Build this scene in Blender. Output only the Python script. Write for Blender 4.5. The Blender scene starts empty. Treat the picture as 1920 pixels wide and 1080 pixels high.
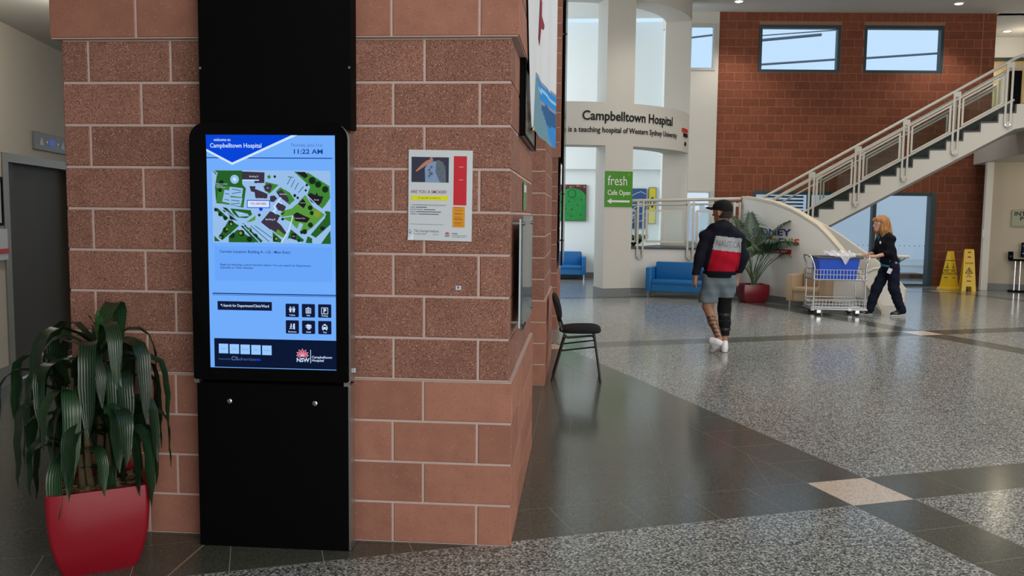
import bpy, bmesh, math, random
import numpy as np
from mathutils import Vector, Matrix
from mathutils.bvhtree import BVHTree
random.seed(7)
PI = math.pi
SC = bpy.context.scene
COL = SC.collection

# ------------------------------------------------------------------ camera
cam_d = bpy.data.cameras.new('camera'); cam = bpy.data.objects.new('camera', cam_d); COL.objects.link(cam)
cam_d.sensor_width = 36.0; cam_d.lens = 36.0*1589.6/1920; cam_d.clip_end = 200; cam_d.clip_start = .05
Rw = Vector((0.99668486, 0.08063085, 0.01086062)); Uw = Vector((-0.01761646, 0.08355497, 0.99634744)); Fw = Vector((-0.07942889, 0.99323574, -0.0846984))
cam.matrix_world = Matrix(((Rw.x, Uw.x, -Fw.x, 0), (Rw.y, Uw.y, -Fw.y, 0), (Rw.z, Uw.z, -Fw.z, 1.586), (0, 0, 0, 1)))
SC.camera = cam
# ------------------------------------------------------------------ world, exposure
w = bpy.data.worlds.new('sky'); SC.world = w; w.use_nodes = True
bg = w.node_tree.nodes['Background']; bg.inputs[0].default_value = (.60, .79, 1.0, 1); bg.inputs[1].default_value = 1.08
SC.view_settings.view_transform = 'Standard'; SC.view_settings.look = 'None'
SC.view_settings.exposure = 0.0; SC.view_settings.gamma = 1.0; SC.view_settings.use_curve_mapping = False
try: SC.cycles.use_denoising = True
except Exception: pass
SC.cycles.max_bounces = 8; SC.cycles.sample_clamp_indirect = 4.0

def area(name, loc, target, sx, sy, power, col=(1, 1, 1)):
    L = bpy.data.lights.new(name, 'AREA'); L.shape = 'RECTANGLE'; L.size = sx; L.size_y = sy; L.energy = power; L.color = col
    o = bpy.data.objects.new(name, L); COL.objects.link(o); o.location = loc
    o.rotation_euler = (Vector(target)-Vector(loc)).to_track_quat('-Z', 'Y').to_euler(); return o
# area light added for assumed daylight behind the camera; no glazing is modelled
area('assumed_front_light', (7.0, -5.0, 3.2), (4.5, 8, 1.2), 11, 5.5, 1000, (1.0, .99, .95))
area('hall_fill_light', (6.2, 9.5, 6.3), (6.2, 9.5, 0), 7, 9, 420, (1.0, .985, .95))  # unseen fill below the solid ceiling, added to brighten the hall
area('rotunda_assumed_light', (-4.7, 19.4, 3.4), (2, 19.8, 3.2), 4.5, 5.5, 430, (.90, .98, 1.0))  # window assumed out of view at the left; the wall there is solid

# ------------------------------------------------------------------ materials
def S(r, g, b):
    f = lambda c: (c/255/12.92) if c/255 <= .04045 else ((c/255+.055)/1.055)**2.4
    return (f(r), f(g), f(b), 1)
def N(t, kind, **kw):
    n = t.nodes.new(kind)
    for k, v in kw.items():
        if k in n.inputs.keys(): n.inputs[k].default_value = v
        else: setattr(n, k, v)
    return n
MATS = {}
def mat(name, col, rough=.5, spec=.5, metal=0, emis=None, noise=None, bump=None, vary=0, coat=0, alpha=None):
    if name in MATS: return MATS[name]
    m = bpy.data.materials.new(name); m.use_nodes = True; t = m.node_tree; b = t.nodes['Principled BSDF']
    if len(col) == 3: col = (*col, 1)
    b.inputs['Base Color'].default_value = col; b.inputs['Roughness'].default_value = rough
    b.inputs['Specular IOR Level'].default_value = spec; b.inputs['Metallic'].default_value = metal
    b.inputs['Coat Weight'].default_value = coat
    if emis is not None:
        b.inputs['Emission Color'].default_value = emis if len(emis) == 4 else (*emis, 1); b.inputs['Emission Strength'].default_value = 1
    tc = None
    if noise or bump or vary:
        tc = N(t, 'ShaderNodeTexCoord')
    if noise:
        sc, amt = noise
        n = N(t, 'ShaderNodeTexNoise', Scale=sc, Detail=5.0); t.links.new(tc.outputs['Object'], n.inputs['Vector'])
        mx = N(t, 'ShaderNodeMix', data_type='RGBA'); t.links.new(n.outputs[0], mx.inputs[0])
        mx.inputs[6].default_value = tuple(c*(1-amt) for c in col[:3])+(1,); mx.inputs[7].default_value = tuple(min(1, c*(1+amt)) for c in col[:3])+(1,)
        t.links.new(mx.outputs[2], b.inputs['Base Color'])
    if bump:
        sc, st = bump
        n = N(t, 'ShaderNodeTexNoise', Scale=sc, Detail=4.0); t.links.new(tc.outputs['Object'], n.inputs['Vector'])
        bp = N(t, 'ShaderNodeBump', Strength=st, Distance=.004); t.links.new(n.outputs[0], bp.inputs['Height']); t.links.new(bp.outputs[0], b.inputs['Normal'])
    MATS[name] = m; return m
def screen(name, r, g, b, k=1.0):
    if name in MATS: return MATS[name]
    m = bpy.data.materials.new(name); m.use_nodes = True; t = m.node_tree; t.nodes.remove(t.nodes['Principled BSDF'])
    e = N(t, 'ShaderNodeEmission', Color=S(r, g, b), Strength=k); t.links.new(e.outputs[0], t.nodes['Material Output'].inputs[0]); MATS[name] = m; return m
def glass(name, tint=(.9, .95, .95), refl=.12, rough=.02, k=.6):
    if name in MATS: return MATS[name]
    m = bpy.data.materials.new(name); m.use_nodes = True; t = m.node_tree; t.nodes.remove(t.nodes['Principled BSDF'])
    a = N(t, 'ShaderNodeBsdfTransparent', Color=(*tint, 1)); g = N(t, 'ShaderNodeBsdfGlossy', Roughness=rough)
    fr = N(t, 'ShaderNodeLayerWeight', Blend=.25); ma = N(t, 'ShaderNodeMath', operation='MULTIPLY_ADD'); ma.inputs[1].default_value = k; ma.inputs[2].default_value = refl
    t.links.new(fr.outputs['Fresnel'], ma.inputs[0])
    mx = N(t, 'ShaderNodeMixShader'); t.links.new(ma.outputs[0], mx.inputs[0]); t.links.new(a.outputs[0], mx.inputs[1]); t.links.new(g.outputs[0], mx.inputs[2])
    t.links.new(mx.outputs[0], t.nodes['Material Output'].inputs[0]); MATS[name] = m; return m
def block_mat(name, base, dark, light, dark_cut, light_cut, scale, rough, bump, vary=.12):
    """masonry: base colour with dark and pale aggregate grains, slightly different from block to block"""
    m = bpy.data.materials.new(name); m.use_nodes = True; t = m.node_tree; b = t.nodes['Principled BSDF']; L = t.links.new
    tc = N(t, 'ShaderNodeTexCoord'); oi = N(t, 'ShaderNodeObjectInfo')
    mu = N(t, 'ShaderNodeMath', operation='MULTIPLY'); mu.inputs[1].default_value = 37.0; L(oi.outputs['Random'], mu.inputs[0])
    ad = N(t, 'ShaderNodeVectorMath', operation='ADD'); L(tc.outputs['Object'], ad.inputs[0]); L(mu.outputs[0], ad.inputs[1])
    n1 = N(t, 'ShaderNodeTexNoise', Scale=9.0, Detail=6.0); L(ad.outputs[0], n1.inputs['Vector'])
    mx = N(t, 'ShaderNodeMix', data_type='RGBA'); L(n1.outputs[0], mx.inputs[0])
    mx.inputs[6].default_value = tuple(c*.75 for c in base)+(1,); mx.inputs[7].default_value = tuple(c*1.25 for c in base)+(1,)
    hs = N(t, 'ShaderNodeHueSaturation'); L(mx.outputs[2], hs.inputs['Color'])
    va = N(t, 'ShaderNodeMath', operation='MULTIPLY_ADD'); va.inputs[1].default_value = 2*vary; va.inputs[2].default_value = 1-vary; L(oi.outputs['Random'], va.inputs[0]); L(va.outputs[0], hs.inputs['Value'])
    out = hs.outputs[0]
    if dark_cut > 0:
        for sc, cut, colr in ((scale, dark_cut, dark), (scale*.83, light_cut, light)):
            v = N(t, 'ShaderNodeTexVoronoi', Scale=sc); L(ad.outputs[0], v.inputs['Vector'])
            sp = N(t, 'ShaderNodeSeparateColor'); L(v.outputs['Color'], sp.inputs[0])
            c1 = N(t, 'ShaderNodeMath', operation='LESS_THAN'); c1.inputs[1].default_value = cut; L(sp.outputs[0], c1.inputs[0])
            c2 = N(t, 'ShaderNodeMath', operation='LESS_THAN'); c2.inputs[1].default_value = .45; L(v.outputs['Distance'], c2.inputs[0])
            cm = N(t, 'ShaderNodeMath', operation='MULTIPLY'); L(c1.outputs[0], cm.inputs[0]); L(c2.outputs[0], cm.inputs[1])
            mm = N(t, 'ShaderNodeMix', data_type='RGBA'); L(cm.outputs[0], mm.inputs[0]); L(out, mm.inputs[6]); mm.inputs[7].default_value = (*colr, 1); out = mm.outputs[2]
    L(out, b.inputs['Base Color']); b.inputs['Roughness'].default_value = rough; b.inputs['Specular IOR Level'].default_value = .25
    n2 = N(t, 'ShaderNodeTexNoise', Scale=scale*.8, Detail=3.0); L(ad.outputs[0], n2.inputs['Vector'])
    bp = N(t, 'ShaderNodeBump', Strength=bump, Distance=.004); L(n2.outputs[0], bp.inputs['Height']); L(bp.outputs[0], b.inputs['Normal'])
    MATS[name] = m; return m
def floor_mat(name, cols, scale, rough, spec=.5):
    m = bpy.data.materials.new(name); m.use_nodes = True; t = m.node_tree; b = t.nodes['Principled BSDF']; L = t.links.new
    tc = N(t, 'ShaderNodeTexCoord'); oi = N(t, 'ShaderNodeObjectInfo')
    mu = N(t, 'ShaderNodeMath', operation='MULTIPLY'); mu.inputs[1].default_value = 53.0; L(oi.outputs['Random'], mu.inputs[0])
    ad = N(t, 'ShaderNodeVectorMath', operation='ADD'); L(tc.outputs['Object'], ad.inputs[0]); L(mu.outputs[0], ad.inputs[1])
    v = N(t, 'ShaderNodeTexVoronoi', Scale=scale); L(ad.outputs[0], v.inputs['Vector'])
    sp = N(t, 'ShaderNodeSeparateColor'); L(v.outputs['Color'], sp.inputs[0])
    r = N(t, 'ShaderNodeValToRGB'); r.color_ramp.interpolation = 'CONSTANT'
    while len(r.color_ramp.elements) < len(cols): r.color_ramp.elements.new(.5)
    for e, (p, c) in zip(r.color_ramp.elements, cols): e.position = p; e.color = (*c, 1)
    L(sp.outputs[0], r.inputs[0]); L(r.outputs[0], b.inputs['Base Color'])
    b.inputs['Roughness'].default_value = rough; b.inputs['Specular IOR Level'].default_value = spec
    MATS[name] = m; return m
M_rough = block_mat('split_face_block', (.300, .142, .106), (.045, .024, .020), (.52, .37, .30), .34, .09, 235, .9, .5)
M_smooth = block_mat('smooth_block', (.340, .153, .108), (.25, .10, .07), (.42, .22, .16), .05, .03, 170, .7, .15)
M_far = block_mat('far_brick', (.215, .066, .034), (.15, .04, .02), (.28, .1, .06), .04, .03, 30, .8, .1, .13)
M_mortar = mat('mortar', (.52, .40, .37), .95, .2, noise=(40, .12))
M_mortar_far = mat('far_mortar', (.34, .175, .115), .95, .2)
M_terr = floor_mat('terrazzo', [(0, (.04, .045, .044)), (.2, (.11, .12, .117)), (.40, (.21, .22, .215)), (.64, (.36, .37, .36)), (.85, (.54, .55, .53))], 120, .16)
M_dark = floor_mat('dark_stone', [(0, (.060, .063, .051)), (.3, (.080, .084, .069)), (.7, (.100, .104, .087)), (.93, (.135, .138, .12))], 230, .17)
M_cream = floor_mat('cream_stone', [(0, (.52, .40, .31)), (.1, (.62, .50, .40)), (.5, (.66, .55, .45)), (.9, (.70, .60, .50))], 90, .16)
M_grout = mat('grout', (.38, .35, .28), .7, .3)
M_white = mat('white_paint', (.72, .70, .66), .6, .3)
M_warm = mat('warm_white_paint', (.60, .57, .52), .6, .3)
M_cool = mat('rotunda_white', (.80, .83, .83), .6, .3)
M_ceil = mat('ceiling_paint', (.62, .62, .60), .8, .2)
M_cream_wall = mat('cream_wall_paint', (.52, .45, .35), .6, .3)
M_lift_wall = mat('lobby_paint', (.60, .56, .48), .6, .3)
M_skirt = mat('grey_skirting', (.20, .21, .21), .45, .4)
M_black = mat('black_powder_coat', (.0022, .0022, .0025), .6, .06)
M_gloss_black = mat('gloss_black', (.002, .002, .0025), .2, .12)
M_silver = mat('brushed_aluminium', (.55, .56, .58), .35, .5, 1)
M_chrome = mat('chrome', (.56, .57, .58), .22, .5, 1)
M_steel_dark = mat('dark_lift_steel', (.072, .055, .043), .5, .15, .1)
M_steel_frame = mat('lift_frame_steel', (.20, .18, .15), .4, .5, .4)
M_stair_white = mat('stair_paint', (.56, .535, .48), .5, .3)
M_rail = mat('rail_paint', (.50, .48, .42), .35, .5)
M_tread = mat('stair_tread', (.035, .042, .040), .5, .4)
M_treadface = mat('stair_skirting', (.036, .044, .042), .45, .4)
M_frame = mat('teal_grey_frame', (.030, .052, .060), .4, .4)
M_glass = glass('window_glass', (.95, .98, 1.0), .03)
M_rglass = glass('rail_glass', (.86, .91, .90), .012, k=.22)
M_paper = mat('poster_paper', (.62, .68, .74), .5, .4)
M_red_pot = mat('red_glazed_pot', (.26, .006, .016), .22, .5, coat=.3)
M_red_pot2 = mat('dark_red_glazed_pot', (.16, .008, .016), .3, .5)
M_bark = mat('bark_chips', (.12, .07, .04), .9, .2, noise=(30, .6))
M_stem = mat('plant_cane', (.10, .075, .04), .8, .2, noise=(40, .4))
M_blue_vinyl = mat('blue_vinyl', (.008, .13, .36), .35, .5)
M_tan_vinyl = mat('tan_vinyl', (.42, .30, .19), .4, .4)
M_tan_dark = mat('brown_vinyl', (.20, .125, .07), .5, .4)
M_yellow = mat('yellow_plastic', (.75, .47, .006), .35, .5)
M_ink = mat('black_print', (.006, .006, .007), .6, .3)
M_blackcloth = mat('black_fabric', (.012, .012, .013), .85, .2, bump=(300, .3))
M_chairtube = mat('black_tube', (.008, .008, .009), .3, .5)

# ------------------------------------------------------------------ mesh helpers
class MB:
    def __init__(s): s.v = []; s.f = []; s.m = []; s.uv = {}; s.smooth = False
    def add(s, V, F, mi=0):
        o = len(s.v); s.v += [tuple(p) for p in V]; s.f += [tuple(i+o for i in q) for q in F]; s.m += [mi]*len(F); return s
    def box(s, x0, x1, y0, y1, z0, z1, mi=0):
        V = [(x0, y0, z0), (x1, y0, z0), (x1, y1, z0), (x0, y1, z0), (x0, y0, z1), (x1, y0, z1), (x1, y1, z1), (x0, y1, z1)]
        return s.add(V, [(3, 2, 1, 0), (4, 5, 6, 7), (0, 1, 5, 4), (1, 2, 6, 5), (2, 3, 7, 6), (3, 0, 4, 7)], mi)
    def cbox(s, x0, x1, y0, y1, z0, z1, c=.004, mi=0):
        """box with all edges chamfered by c"""
        bm = bmesh.new(); bmesh.ops.create_cube(bm, size=1)
        for v in bm.verts: v.co = Vector(((x0+x1)/2+v.co.x*(x1-x0), (y0+y1)/2+v.co.y*(y1-y0), (z0+z1)/2+v.co.z*(z1-z0)))
        bmesh.ops.bevel(bm, geom=list(bm.edges), offset=c, segments=2 if c > .01 else 1, profile=.5, affect='EDGES')
        s.bm(bm, mi); return s
    def bm(s, bm, mi=0):
        bm.verts.index_update(); s.add([v.co for v in bm.verts], [[v.index for v in f.verts] for f in bm.faces], mi); bm.free(); return s
    def tube(s, P, r, n=8, mi=0, cap=True, closed=False):
        P = [Vector(p) for p in P]; k = len(P); R = r if isinstance(r, (list, tuple)) else [r]*k
        rings = []; up = None
        for i in range(k):
            a = P[i-1] if (i or closed) else P[0]; b = P[(i+1) % k] if (i < k-1 or closed) else P[-1]
            d = (b-a).normalized()
            if up is None: up = d.orthogonal().normalized()
            else: up = (up-d*up.dot(d)); up = up.normalized() if up.length > 1e-6 else d.orthogonal().normalized()
            q = d.cross(up); rings.append([P[i]+(up*math.cos(2*PI*j/n)+q*math.sin(2*PI*j/n))*R[i] for j in range(n)])
        V = [p for rr in rings for p in rr]; F = []
        for i in range(k-1 + (1 if closed else 0)):
            for j in range(n):
                a = i*n+j; b = i*n+(j+1) % n; i2 = (i+1) % k; F.append((a, b, i2*n+(j+1) % n, i2*n+j))
        if cap and not closed: F.append(tuple(range(n-1, -1, -1))); F.append(tuple((k-1)*n+j for j in range(n)))
        return s.add(V, F, mi)
    def prism(s, poly, z0, z1, mi=0, axis='z'):
        """extrude polygon; axis z: (x,y) up; axis y: (x,z) polygon along y"""
        n = len(poly)
        if axis == 'z': V = [(x, y, z0) for x, y in poly]+[(x, y, z1) for x, y in poly]
        elif axis == 'y': V = [(x, z0, y) for x, y in poly]+[(x, z1, y) for x, y in poly]
        else: V = [(z0, x, y) for x, y in poly]+[(z1, x, y) for x, y in poly]
        F = [tuple(range(n-1, -1, -1)), tuple(range(n, 2*n))]+[(i, (i+1) % n, n+(i+1) % n, n+i) for i in range(n)]
        return s.add(V, F, mi)
    def lathe(s, prof, c=(0, 0, 0), n=20, mi=0):
        V = []; F = []
        for r, z in prof: V += [(c[0]+r*math.cos(2*PI*j/n), c[1]+r*math.sin(2*PI*j/n), c[2]+z) for j in range(n)]
        for i in range(len(prof)-1):
            for j in range(n): F.append((i*n+j, i*n+(j+1) % n, (i+1)*n+(j+1) % n, (i+1)*n+j))
        F.append(tuple(range(n-1, -1, -1))); F.append(tuple((len(prof)-1)*n+j for j in range(n)))
        return s.add(V, F, mi)
    def grid(s, fn, nu, nv, mi=0, closed_u=False):
        V = [fn(i/nu, j/nv) for i in range(nu+1) for j in range(nv+1)]
        F = [(i*(nv+1)+j, (i+1)*(nv+1)+j, (i+1)*(nv+1)+j+1, i*(nv+1)+j+1) for i in range(nu) for j in range(nv)]
        return s.add(V, F, mi)
    def build(s, name, m=None, parent=None, smooth=False, fix=True, loc=None, rz=None, kind=None):
        me = bpy.data.meshes.new(name); me.from_pydata(s.v, [], s.f)
        ms = m if isinstance(m, (list, tuple)) else [m]
        for x in ms: me.materials.append(x)
        if len(ms) > 1: me.polygons.foreach_set('material_index', s.m)
        if fix:
            bm = bmesh.new(); bm.from_mesh(me); bmesh.ops.recalc_face_normals(bm, faces=bm.faces); bm.to_mesh(me); bm.free()
        if smooth:
            me.polygons.foreach_set('use_smooth', [True]*len(me.polygons))
            try: me.set_sharp_from_angle(angle=math.radians(40))
            except Exception: pass
        me.update()
        o = bpy.data.objects.new(name, me); COL.objects.link(o)
        if parent: o.parent = parent
        if loc is not None: o.location = loc
        if rz is not None: o.rotation_euler = (0, 0, rz)
        if kind: o['kind'] = kind
        return o
def tag(o, label, cat, group=None):
    o['label'] = label; o['category'] = cat
    if group: o['group'] = group
    return o
def thing(name, label, cat, loc=(0, 0, 0), rz=0, group=None):
    o = bpy.data.objects.new(name, None); COL.objects.link(o); o.empty_display_size = .1
    o.location = loc; o.rotation_euler = (0, 0, rz); return tag(o, label, cat, group)
def structure(name, loc=(0, 0, 0), rz=0):
    o = bpy.data.objects.new(name, None); COL.objects.link(o); o.location = loc; o.rotation_euler = (0, 0, rz); o['kind'] = 'structure'; return o
def inst(src_mesh, name, parent, loc, rot=(0, 0, 0)):
    o = bpy.data.objects.new(name, src_mesh); COL.objects.link(o); o.parent = parent; o.location = loc; o.rotation_euler = rot; return o
def copy_tree(o, parent=None):
    c = o.copy(); COL.objects.link(c)
    if parent: c.parent = parent
    for ch in list(o.children): copy_tree(ch, c)
    return c
_tc = {}
def text2d(s, size=1.0, align='LEFT', bold=0.0, res=2):
    """flat lettering: returns 2-D vertices and faces"""
    cu = bpy.data.curves.new('lettering', 'FONT'); cu.body = s; cu.size = size; cu.align_x = align; cu.resolution_u = res; cu.offset = bold*size
    o = bpy.data.objects.new('lettering', cu); COL.objects.link(o)
    bpy.context.view_layer.update()
    me = bpy.data.meshes.new_from_object(o.evaluated_get(bpy.context.evaluated_depsgraph_get()))
    V = [(v.co.x, v.co.y) for v in me.vertices]; F = [tuple(p.vertices) for p in me.polygons]
    bpy.data.objects.remove(o); bpy.data.curves.remove(cu); bpy.data.meshes.remove(me); return V, F
def put_text(mb, s, fn, size=1, align='LEFT', bold=0, mi=0, width=None, res=2):
    V, F = text2d(s, size, align, bold, res)
    if width and V:
        xs = [p[0] for p in V]; k = width/(max(xs)-min(xs)); V = [(x*k, y) for x, y in V]
    mb.add([fn(x, y) for x, y in V], F, mi)

def put_letters(name, s, fn, size, m, parent, align='LEFT', bold=0, width=None, res=3):
    """lettering with every character a part of its own"""
    V, F = text2d(s, size, align, bold, res)
    if width: xs = [p[0] for p in V]; k = width/(max(xs)-min(xs)); V = [(x*k, y) for x, y in V]
    par = list(range(len(V)))
    def root(i):
        while par[i] != i: par[i] = par[par[i]]; i = par[i]
        return i
    for f in F:
        for a in f[1:]: par[root(a)] = root(f[0])
    comp = {}
    for i, f in enumerate(F): comp.setdefault(root(f[0]), []).append(f)
    gr = []
    for fs in comp.values():
        xs = [V[i][0] for f in fs for i in f]; gr.append([min(xs), max(xs), fs])
    gr.sort(key=lambda g: g[0]); out = []
    for g in gr:
        if out and min(out[-1][1], g[1])-max(out[-1][0], g[0]) > .5*min(out[-1][1]-out[-1][0], g[1]-g[0]): out[-1][1] = max(out[-1][1], g[1]); out[-1][2] = out[-1][2]+g[2]
        else: out.append(g)
    for g in out:
        used = sorted({i for f in g[2] for i in f}); ix = {i: k for k, i in enumerate(used)}
        MB().add([fn(*V[i]) for i in used], [tuple(ix[i] for i in f) for f in g[2]]).build(name, m, parent)
# ================================================================== FLOOR
GO = Vector((1.54, 4.74)); GS = .4122; GA = math.radians(21.5)
GU = Vector((math.cos(GA), math.sin(GA))); GV = Vector((-math.sin(GA), math.cos(GA)))
def gp(u, v): p = GO+GU*(u*GS)+GV*(v*GS); return (p.x, p.y)
floor = structure('floor')
MB().box(-12, 18, -9, 31, -.12, -.0007).build('floor_bed', M_grout, floor)
def in_view(x, y):
    d = Vector((x, y, 0))-Vector((0, 0, 1.586)); k = d.dot(Fw)
    if k < .5: return None
    px = 960+1589.6*d.dot(Rw)/k; py = 540-1589.6*d.dot(Uw)/k
    return k if -130 < px < 2050 and py < 1200 else None
def clip(poly, a, b, c):
    """keep the side a*x+b*y<=c"""
    out = []
    for i in range(len(poly)):
        p, q = poly[i], poly[(i+1) % len(poly)]; dp = a*p[0]+b*p[1]-c; dq = a*q[0]+b*q[1]-c
        if dp <= 0: out.append(p)
        if dp*dq < 0: k = dp/(dp-dq); out.append((p[0]+(q[0]-p[0])*k, p[1]+(q[1]-p[1])*k))
    return out
def edges_list(n0, n1):
    # joint positions along one grid axis: whole tiles, with one cut tile before the far bands
    e = [float(i) for i in range(n0, 14)]+[13.68, 14.65]
    k = 15.65
    while k < n1: e.append(k); k += 1
    e[e.index(13.0)] = 13.0
    return e
UE = edges_list(-16, 44); VE = edges_list(-20, 52)
g_ = .0019
cells = []                                     # (polygon, material key, centre)
def band(e0, e1): return abs(e0) < .01 or abs(e0-13.68) < .01 or abs(e0-27.65) < .01
for a in range(len(UE)-1):
    for b in range(len(VE)-1):
        u0, u1, v0, v1 = UE[a], UE[a+1], VE[b], VE[b+1]
        if u1 < .01 and v0 > .9: continue       # dark field beside the pillars, laid square to them
        bu, bv = band(u0, u1), band(v0, v1)
        k = 'cream' if bu and bv else 'dark' if (bu or bv) else 'terr'
        gap = g_/GS
        P = [gp(u0+gap, v0+gap), gp(u1-gap, v0+gap), gp(u1-gap, v1-gap), gp(u0+gap, v1-gap)]
        c = gp((u0+u1)/2, (v0+v1)/2)
        if -11.5 < c[0] < 17 and -8.5 < c[1] < 30: cells.append((P, k, c, u1-u0, v1-v0))
# square-laid dark tiles: clipped against the two diagonal bands
ub = GU.dot(GO)-.0015; vb = GV.dot(GO)+GS+.0015
xs = [-.327-.6*i for i in range(19, 0, -1)]+[-.316, -.05]+[-.05+.6*i for i in range(1, 4)]
ys = [3.925+.6*i for i in range(-3, 44)]
for a in range(len(xs)-1):
    for b in range(len(ys)-1):
        P = [(xs[a]+.001, ys[b]+.001), (xs[a+1]-.001, ys[b]+.001), (xs[a+1]-.001, ys[b+1]-.001), (xs[a]+.001, ys[b+1]-.001)]
        P = clip(P, GU.x, GU.y, ub); P = clip(P, -GV.x, -GV.y, -vb) if P else P
        if len(P) > 2: cells.append((P, 'dark', (sum(p[0] for p in P)/len(P), sum(p[1] for p in P)/len(P)), 0, 0))
def hidden(c): return (c[0] < -.35 and c[1] > 4.0 and c[0] > -2.4) or (c[0] < -.35 and c[1] > 4 and c[0]/c[1] > -2.45/3.96)
near = []
for cl in cells:
    k = in_view(*cl[2])
    if k and k < 10.5 and not hidden(cl[2]): near.append((k, cl))
near.sort(key=lambda q: q[0]); near = near[:290]; chosen = set(id(q[1]) for q in near)
MK = dict(terr=M_terr, dark=M_dark, cream=M_cream)
_full = {}
for _, cl in near:
    P, k, c, du, dv = cl
    if abs(du-1) < .01 and abs(dv-1) < .01:
        if k not in _full:
            h = GS/2-g_; mb = MB().prism([(-h, -h), (h, -h), (h, h), (-h, h)], -.006, 0)
            o = mb.build('floor_tile', MK[k], floor, loc=(*c, 0), rz=GA); _full[k] = o.data
        else: inst(_full[k], 'floor_tile', floor, (*c, 0), (0, 0, GA))
    else:
        MB().prism([(x-c[0], y-c[1]) for x, y in P], -.006, 0).build('floor_tile', MK[k], floor, loc=(*c, 0))
mb = MB()
for cl in cells:
    if id(cl) not in chosen:
        n = len(cl[0]); mb.add([(x, y, 0) for x, y in cl[0]], [tuple(range(n))], ('terr', 'dark', 'cream').index(cl[1]))
mb.build('floor_tile_field', [M_terr, M_dark, M_cream], floor, kind='stuff')
# brass-coloured movement joint running from the kiosk towards the camera
MB().box(-1.777, -1.769, 3.3, 3.93, -.002, .0006).build('movement_joint', mat('joint_strip', (.36, .27, .17), .5), floor)

# ================================================================== BRICK PILLARS
BW = .4075; X1 = -.327; X0 = -2.496
def brick_mesh(L, D, H, rough):
    """one masonry block, front towards -Y, base at its lower front left corner, edges eased"""
    mb = MB(); c = .004 if rough else .003
    mb.add([(c, 0, c), (L-c, 0, c), (L-c, 0, H-c), (c, 0, H-c), (0, c, 0), (L, c, 0), (L, c, H), (0, c, H), (0, D, 0), (L, D, 0), (L, D, H), (0, D, H)],
           [(0, 1, 2, 3), (4, 5, 1, 0), (5, 6, 2, 1), (6, 7, 3, 2), (7, 4, 0, 3), (4, 8, 9, 5), (5, 9, 10, 6), (6, 10, 11, 7), (7, 11, 8, 4)])
    return mb
_bk = {}
def brick(parent, L, D, H, rough, loc, rz, m=None, name='brick'):
    key = (round(L, 3), D, round(H, 3), rough, m.name if m else 0)
    if key not in _bk:
        o = brick_mesh(L, D, H, rough).build(name, m or (M_rough if rough else M_smooth), parent); _bk[key] = o.data
    else:
        o = bpy.data.objects.new(name, _bk[key]); COL.objects.link(o); o.parent = parent
    o.location = loc; o.rotation_euler = (0, 0, rz); return o
def pillar(Y0, ztop, xleft, label, side=True):
    P = thing('brick_pillar', label, 'pillar', ((X0+X1)/2, Y0+.865, 0))
    ox, oy = (X0+X1)/2, Y0+.865; J = .012; Y1 = Y0+1.73
    MB().box(X0-ox+.005, X1-ox-.005, .005-.865, .865-.005, 0, 6.44).build('mortar_core', M_mortar, P)
    for e_, za, zb in ((.013, 0, .8), (.029, 2.4, ztop)): MB().box(X0-ox-e_, X1-ox+e_, -.865-e_, .865+e_, za+.001, zb-.002).build('mortar_core', M_mortar, P)
    n = int(ztop/.2)
    for k in range(n):
        z = .2*k+.006; rough = 4 <= k < 12; pr = .018 if k < 4 else (.034 if k >= 12 else 0)
        H = .188; even = (k % 2 == 0)
        # row joints: even rows start with a 148 mm piece at the right corner, odd rows with a whole block
        js = [X1]; x = X1-(.148 if even else BW)
        while x > X0+.05: js.append(x); x -= BW
        js.append(X0)
        for i in range(len(js)-1):
            r, l = js[i], js[i+1]
            if r < xleft: break
            R = r+(pr if i == 0 else -J/2); Lx = l+(J/2 if i < len(js)-2 else -pr)
            D = (.39 if even else .19) if i == 0 else .09
            brick(P, R-Lx, D+pr, H, rough, (Lx-ox, Y0-pr-oy, z), 0)
        if side:
            y = Y0+(.39 if even else .19)+J; ie = 0
            while y < Y1-.03:
                L = min(BW-J, Y1-y)
                brick(P, L+(pr if y+BW > Y1-.03 else 0), .09+pr, H, rough, (X1+pr-ox, y-oy, z), PI/2); y += BW
    return P
pillar(3.958, 3.4, -9, 'large speckled red block pillar carrying the black information kiosk')
pillar(7.875, 4.0, -1.6, 'red block pillar standing behind the black stacking chair')
pillar(11.79, 4.8, -1.4, 'farthest narrow red block pillar, mostly hidden behind the other two pillars')
# tall black panel edge on the hall side of the farthest pillar
t = thing('wall_panel', 'tall black edged glass panel on hall side of the farthest block pillar', 'panel', (-.26, 11.9, .9))
MB().box(-.012, .012, 0, 1.3, 0, 4.6).build('panel_sheet', M_gloss_black, t)
for z in (.35, 1.0, 3.2):
    MB().tube([(-.05, .1, z), (.03, .1, z)], .012, 8).build('standoff', M_chrome, t)

# ================================================================== SHELL: ceilings and walls
MB().box(-3.3, 18.2, -9.2, 21.5, 6.46, 6.6).build('ceiling', M_ceil, kind='structure')
MB().box(-12, -.45, 5.7, 16.2, 3.28, 3.45).build('ceiling_lobby', M_ceil, kind='structure')
MB().box(-12, -1.86, -9, 3.9, 3.28, 3.45).build('ceiling_light_block', M_ceil, kind='structure')  # unseen low ceiling, added to cut light from above and darken the left
MB().box(-.75, -.45, 5.75, 16.2, 3.45, 6.46).build('wall_lobby_upper', M_ceil, kind='structure')
MB().box(9.75, 18, 21.3, 24.25, 6.46, 6.6).build('ceiling_upper_right', M_ceil, kind='structure')

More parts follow.
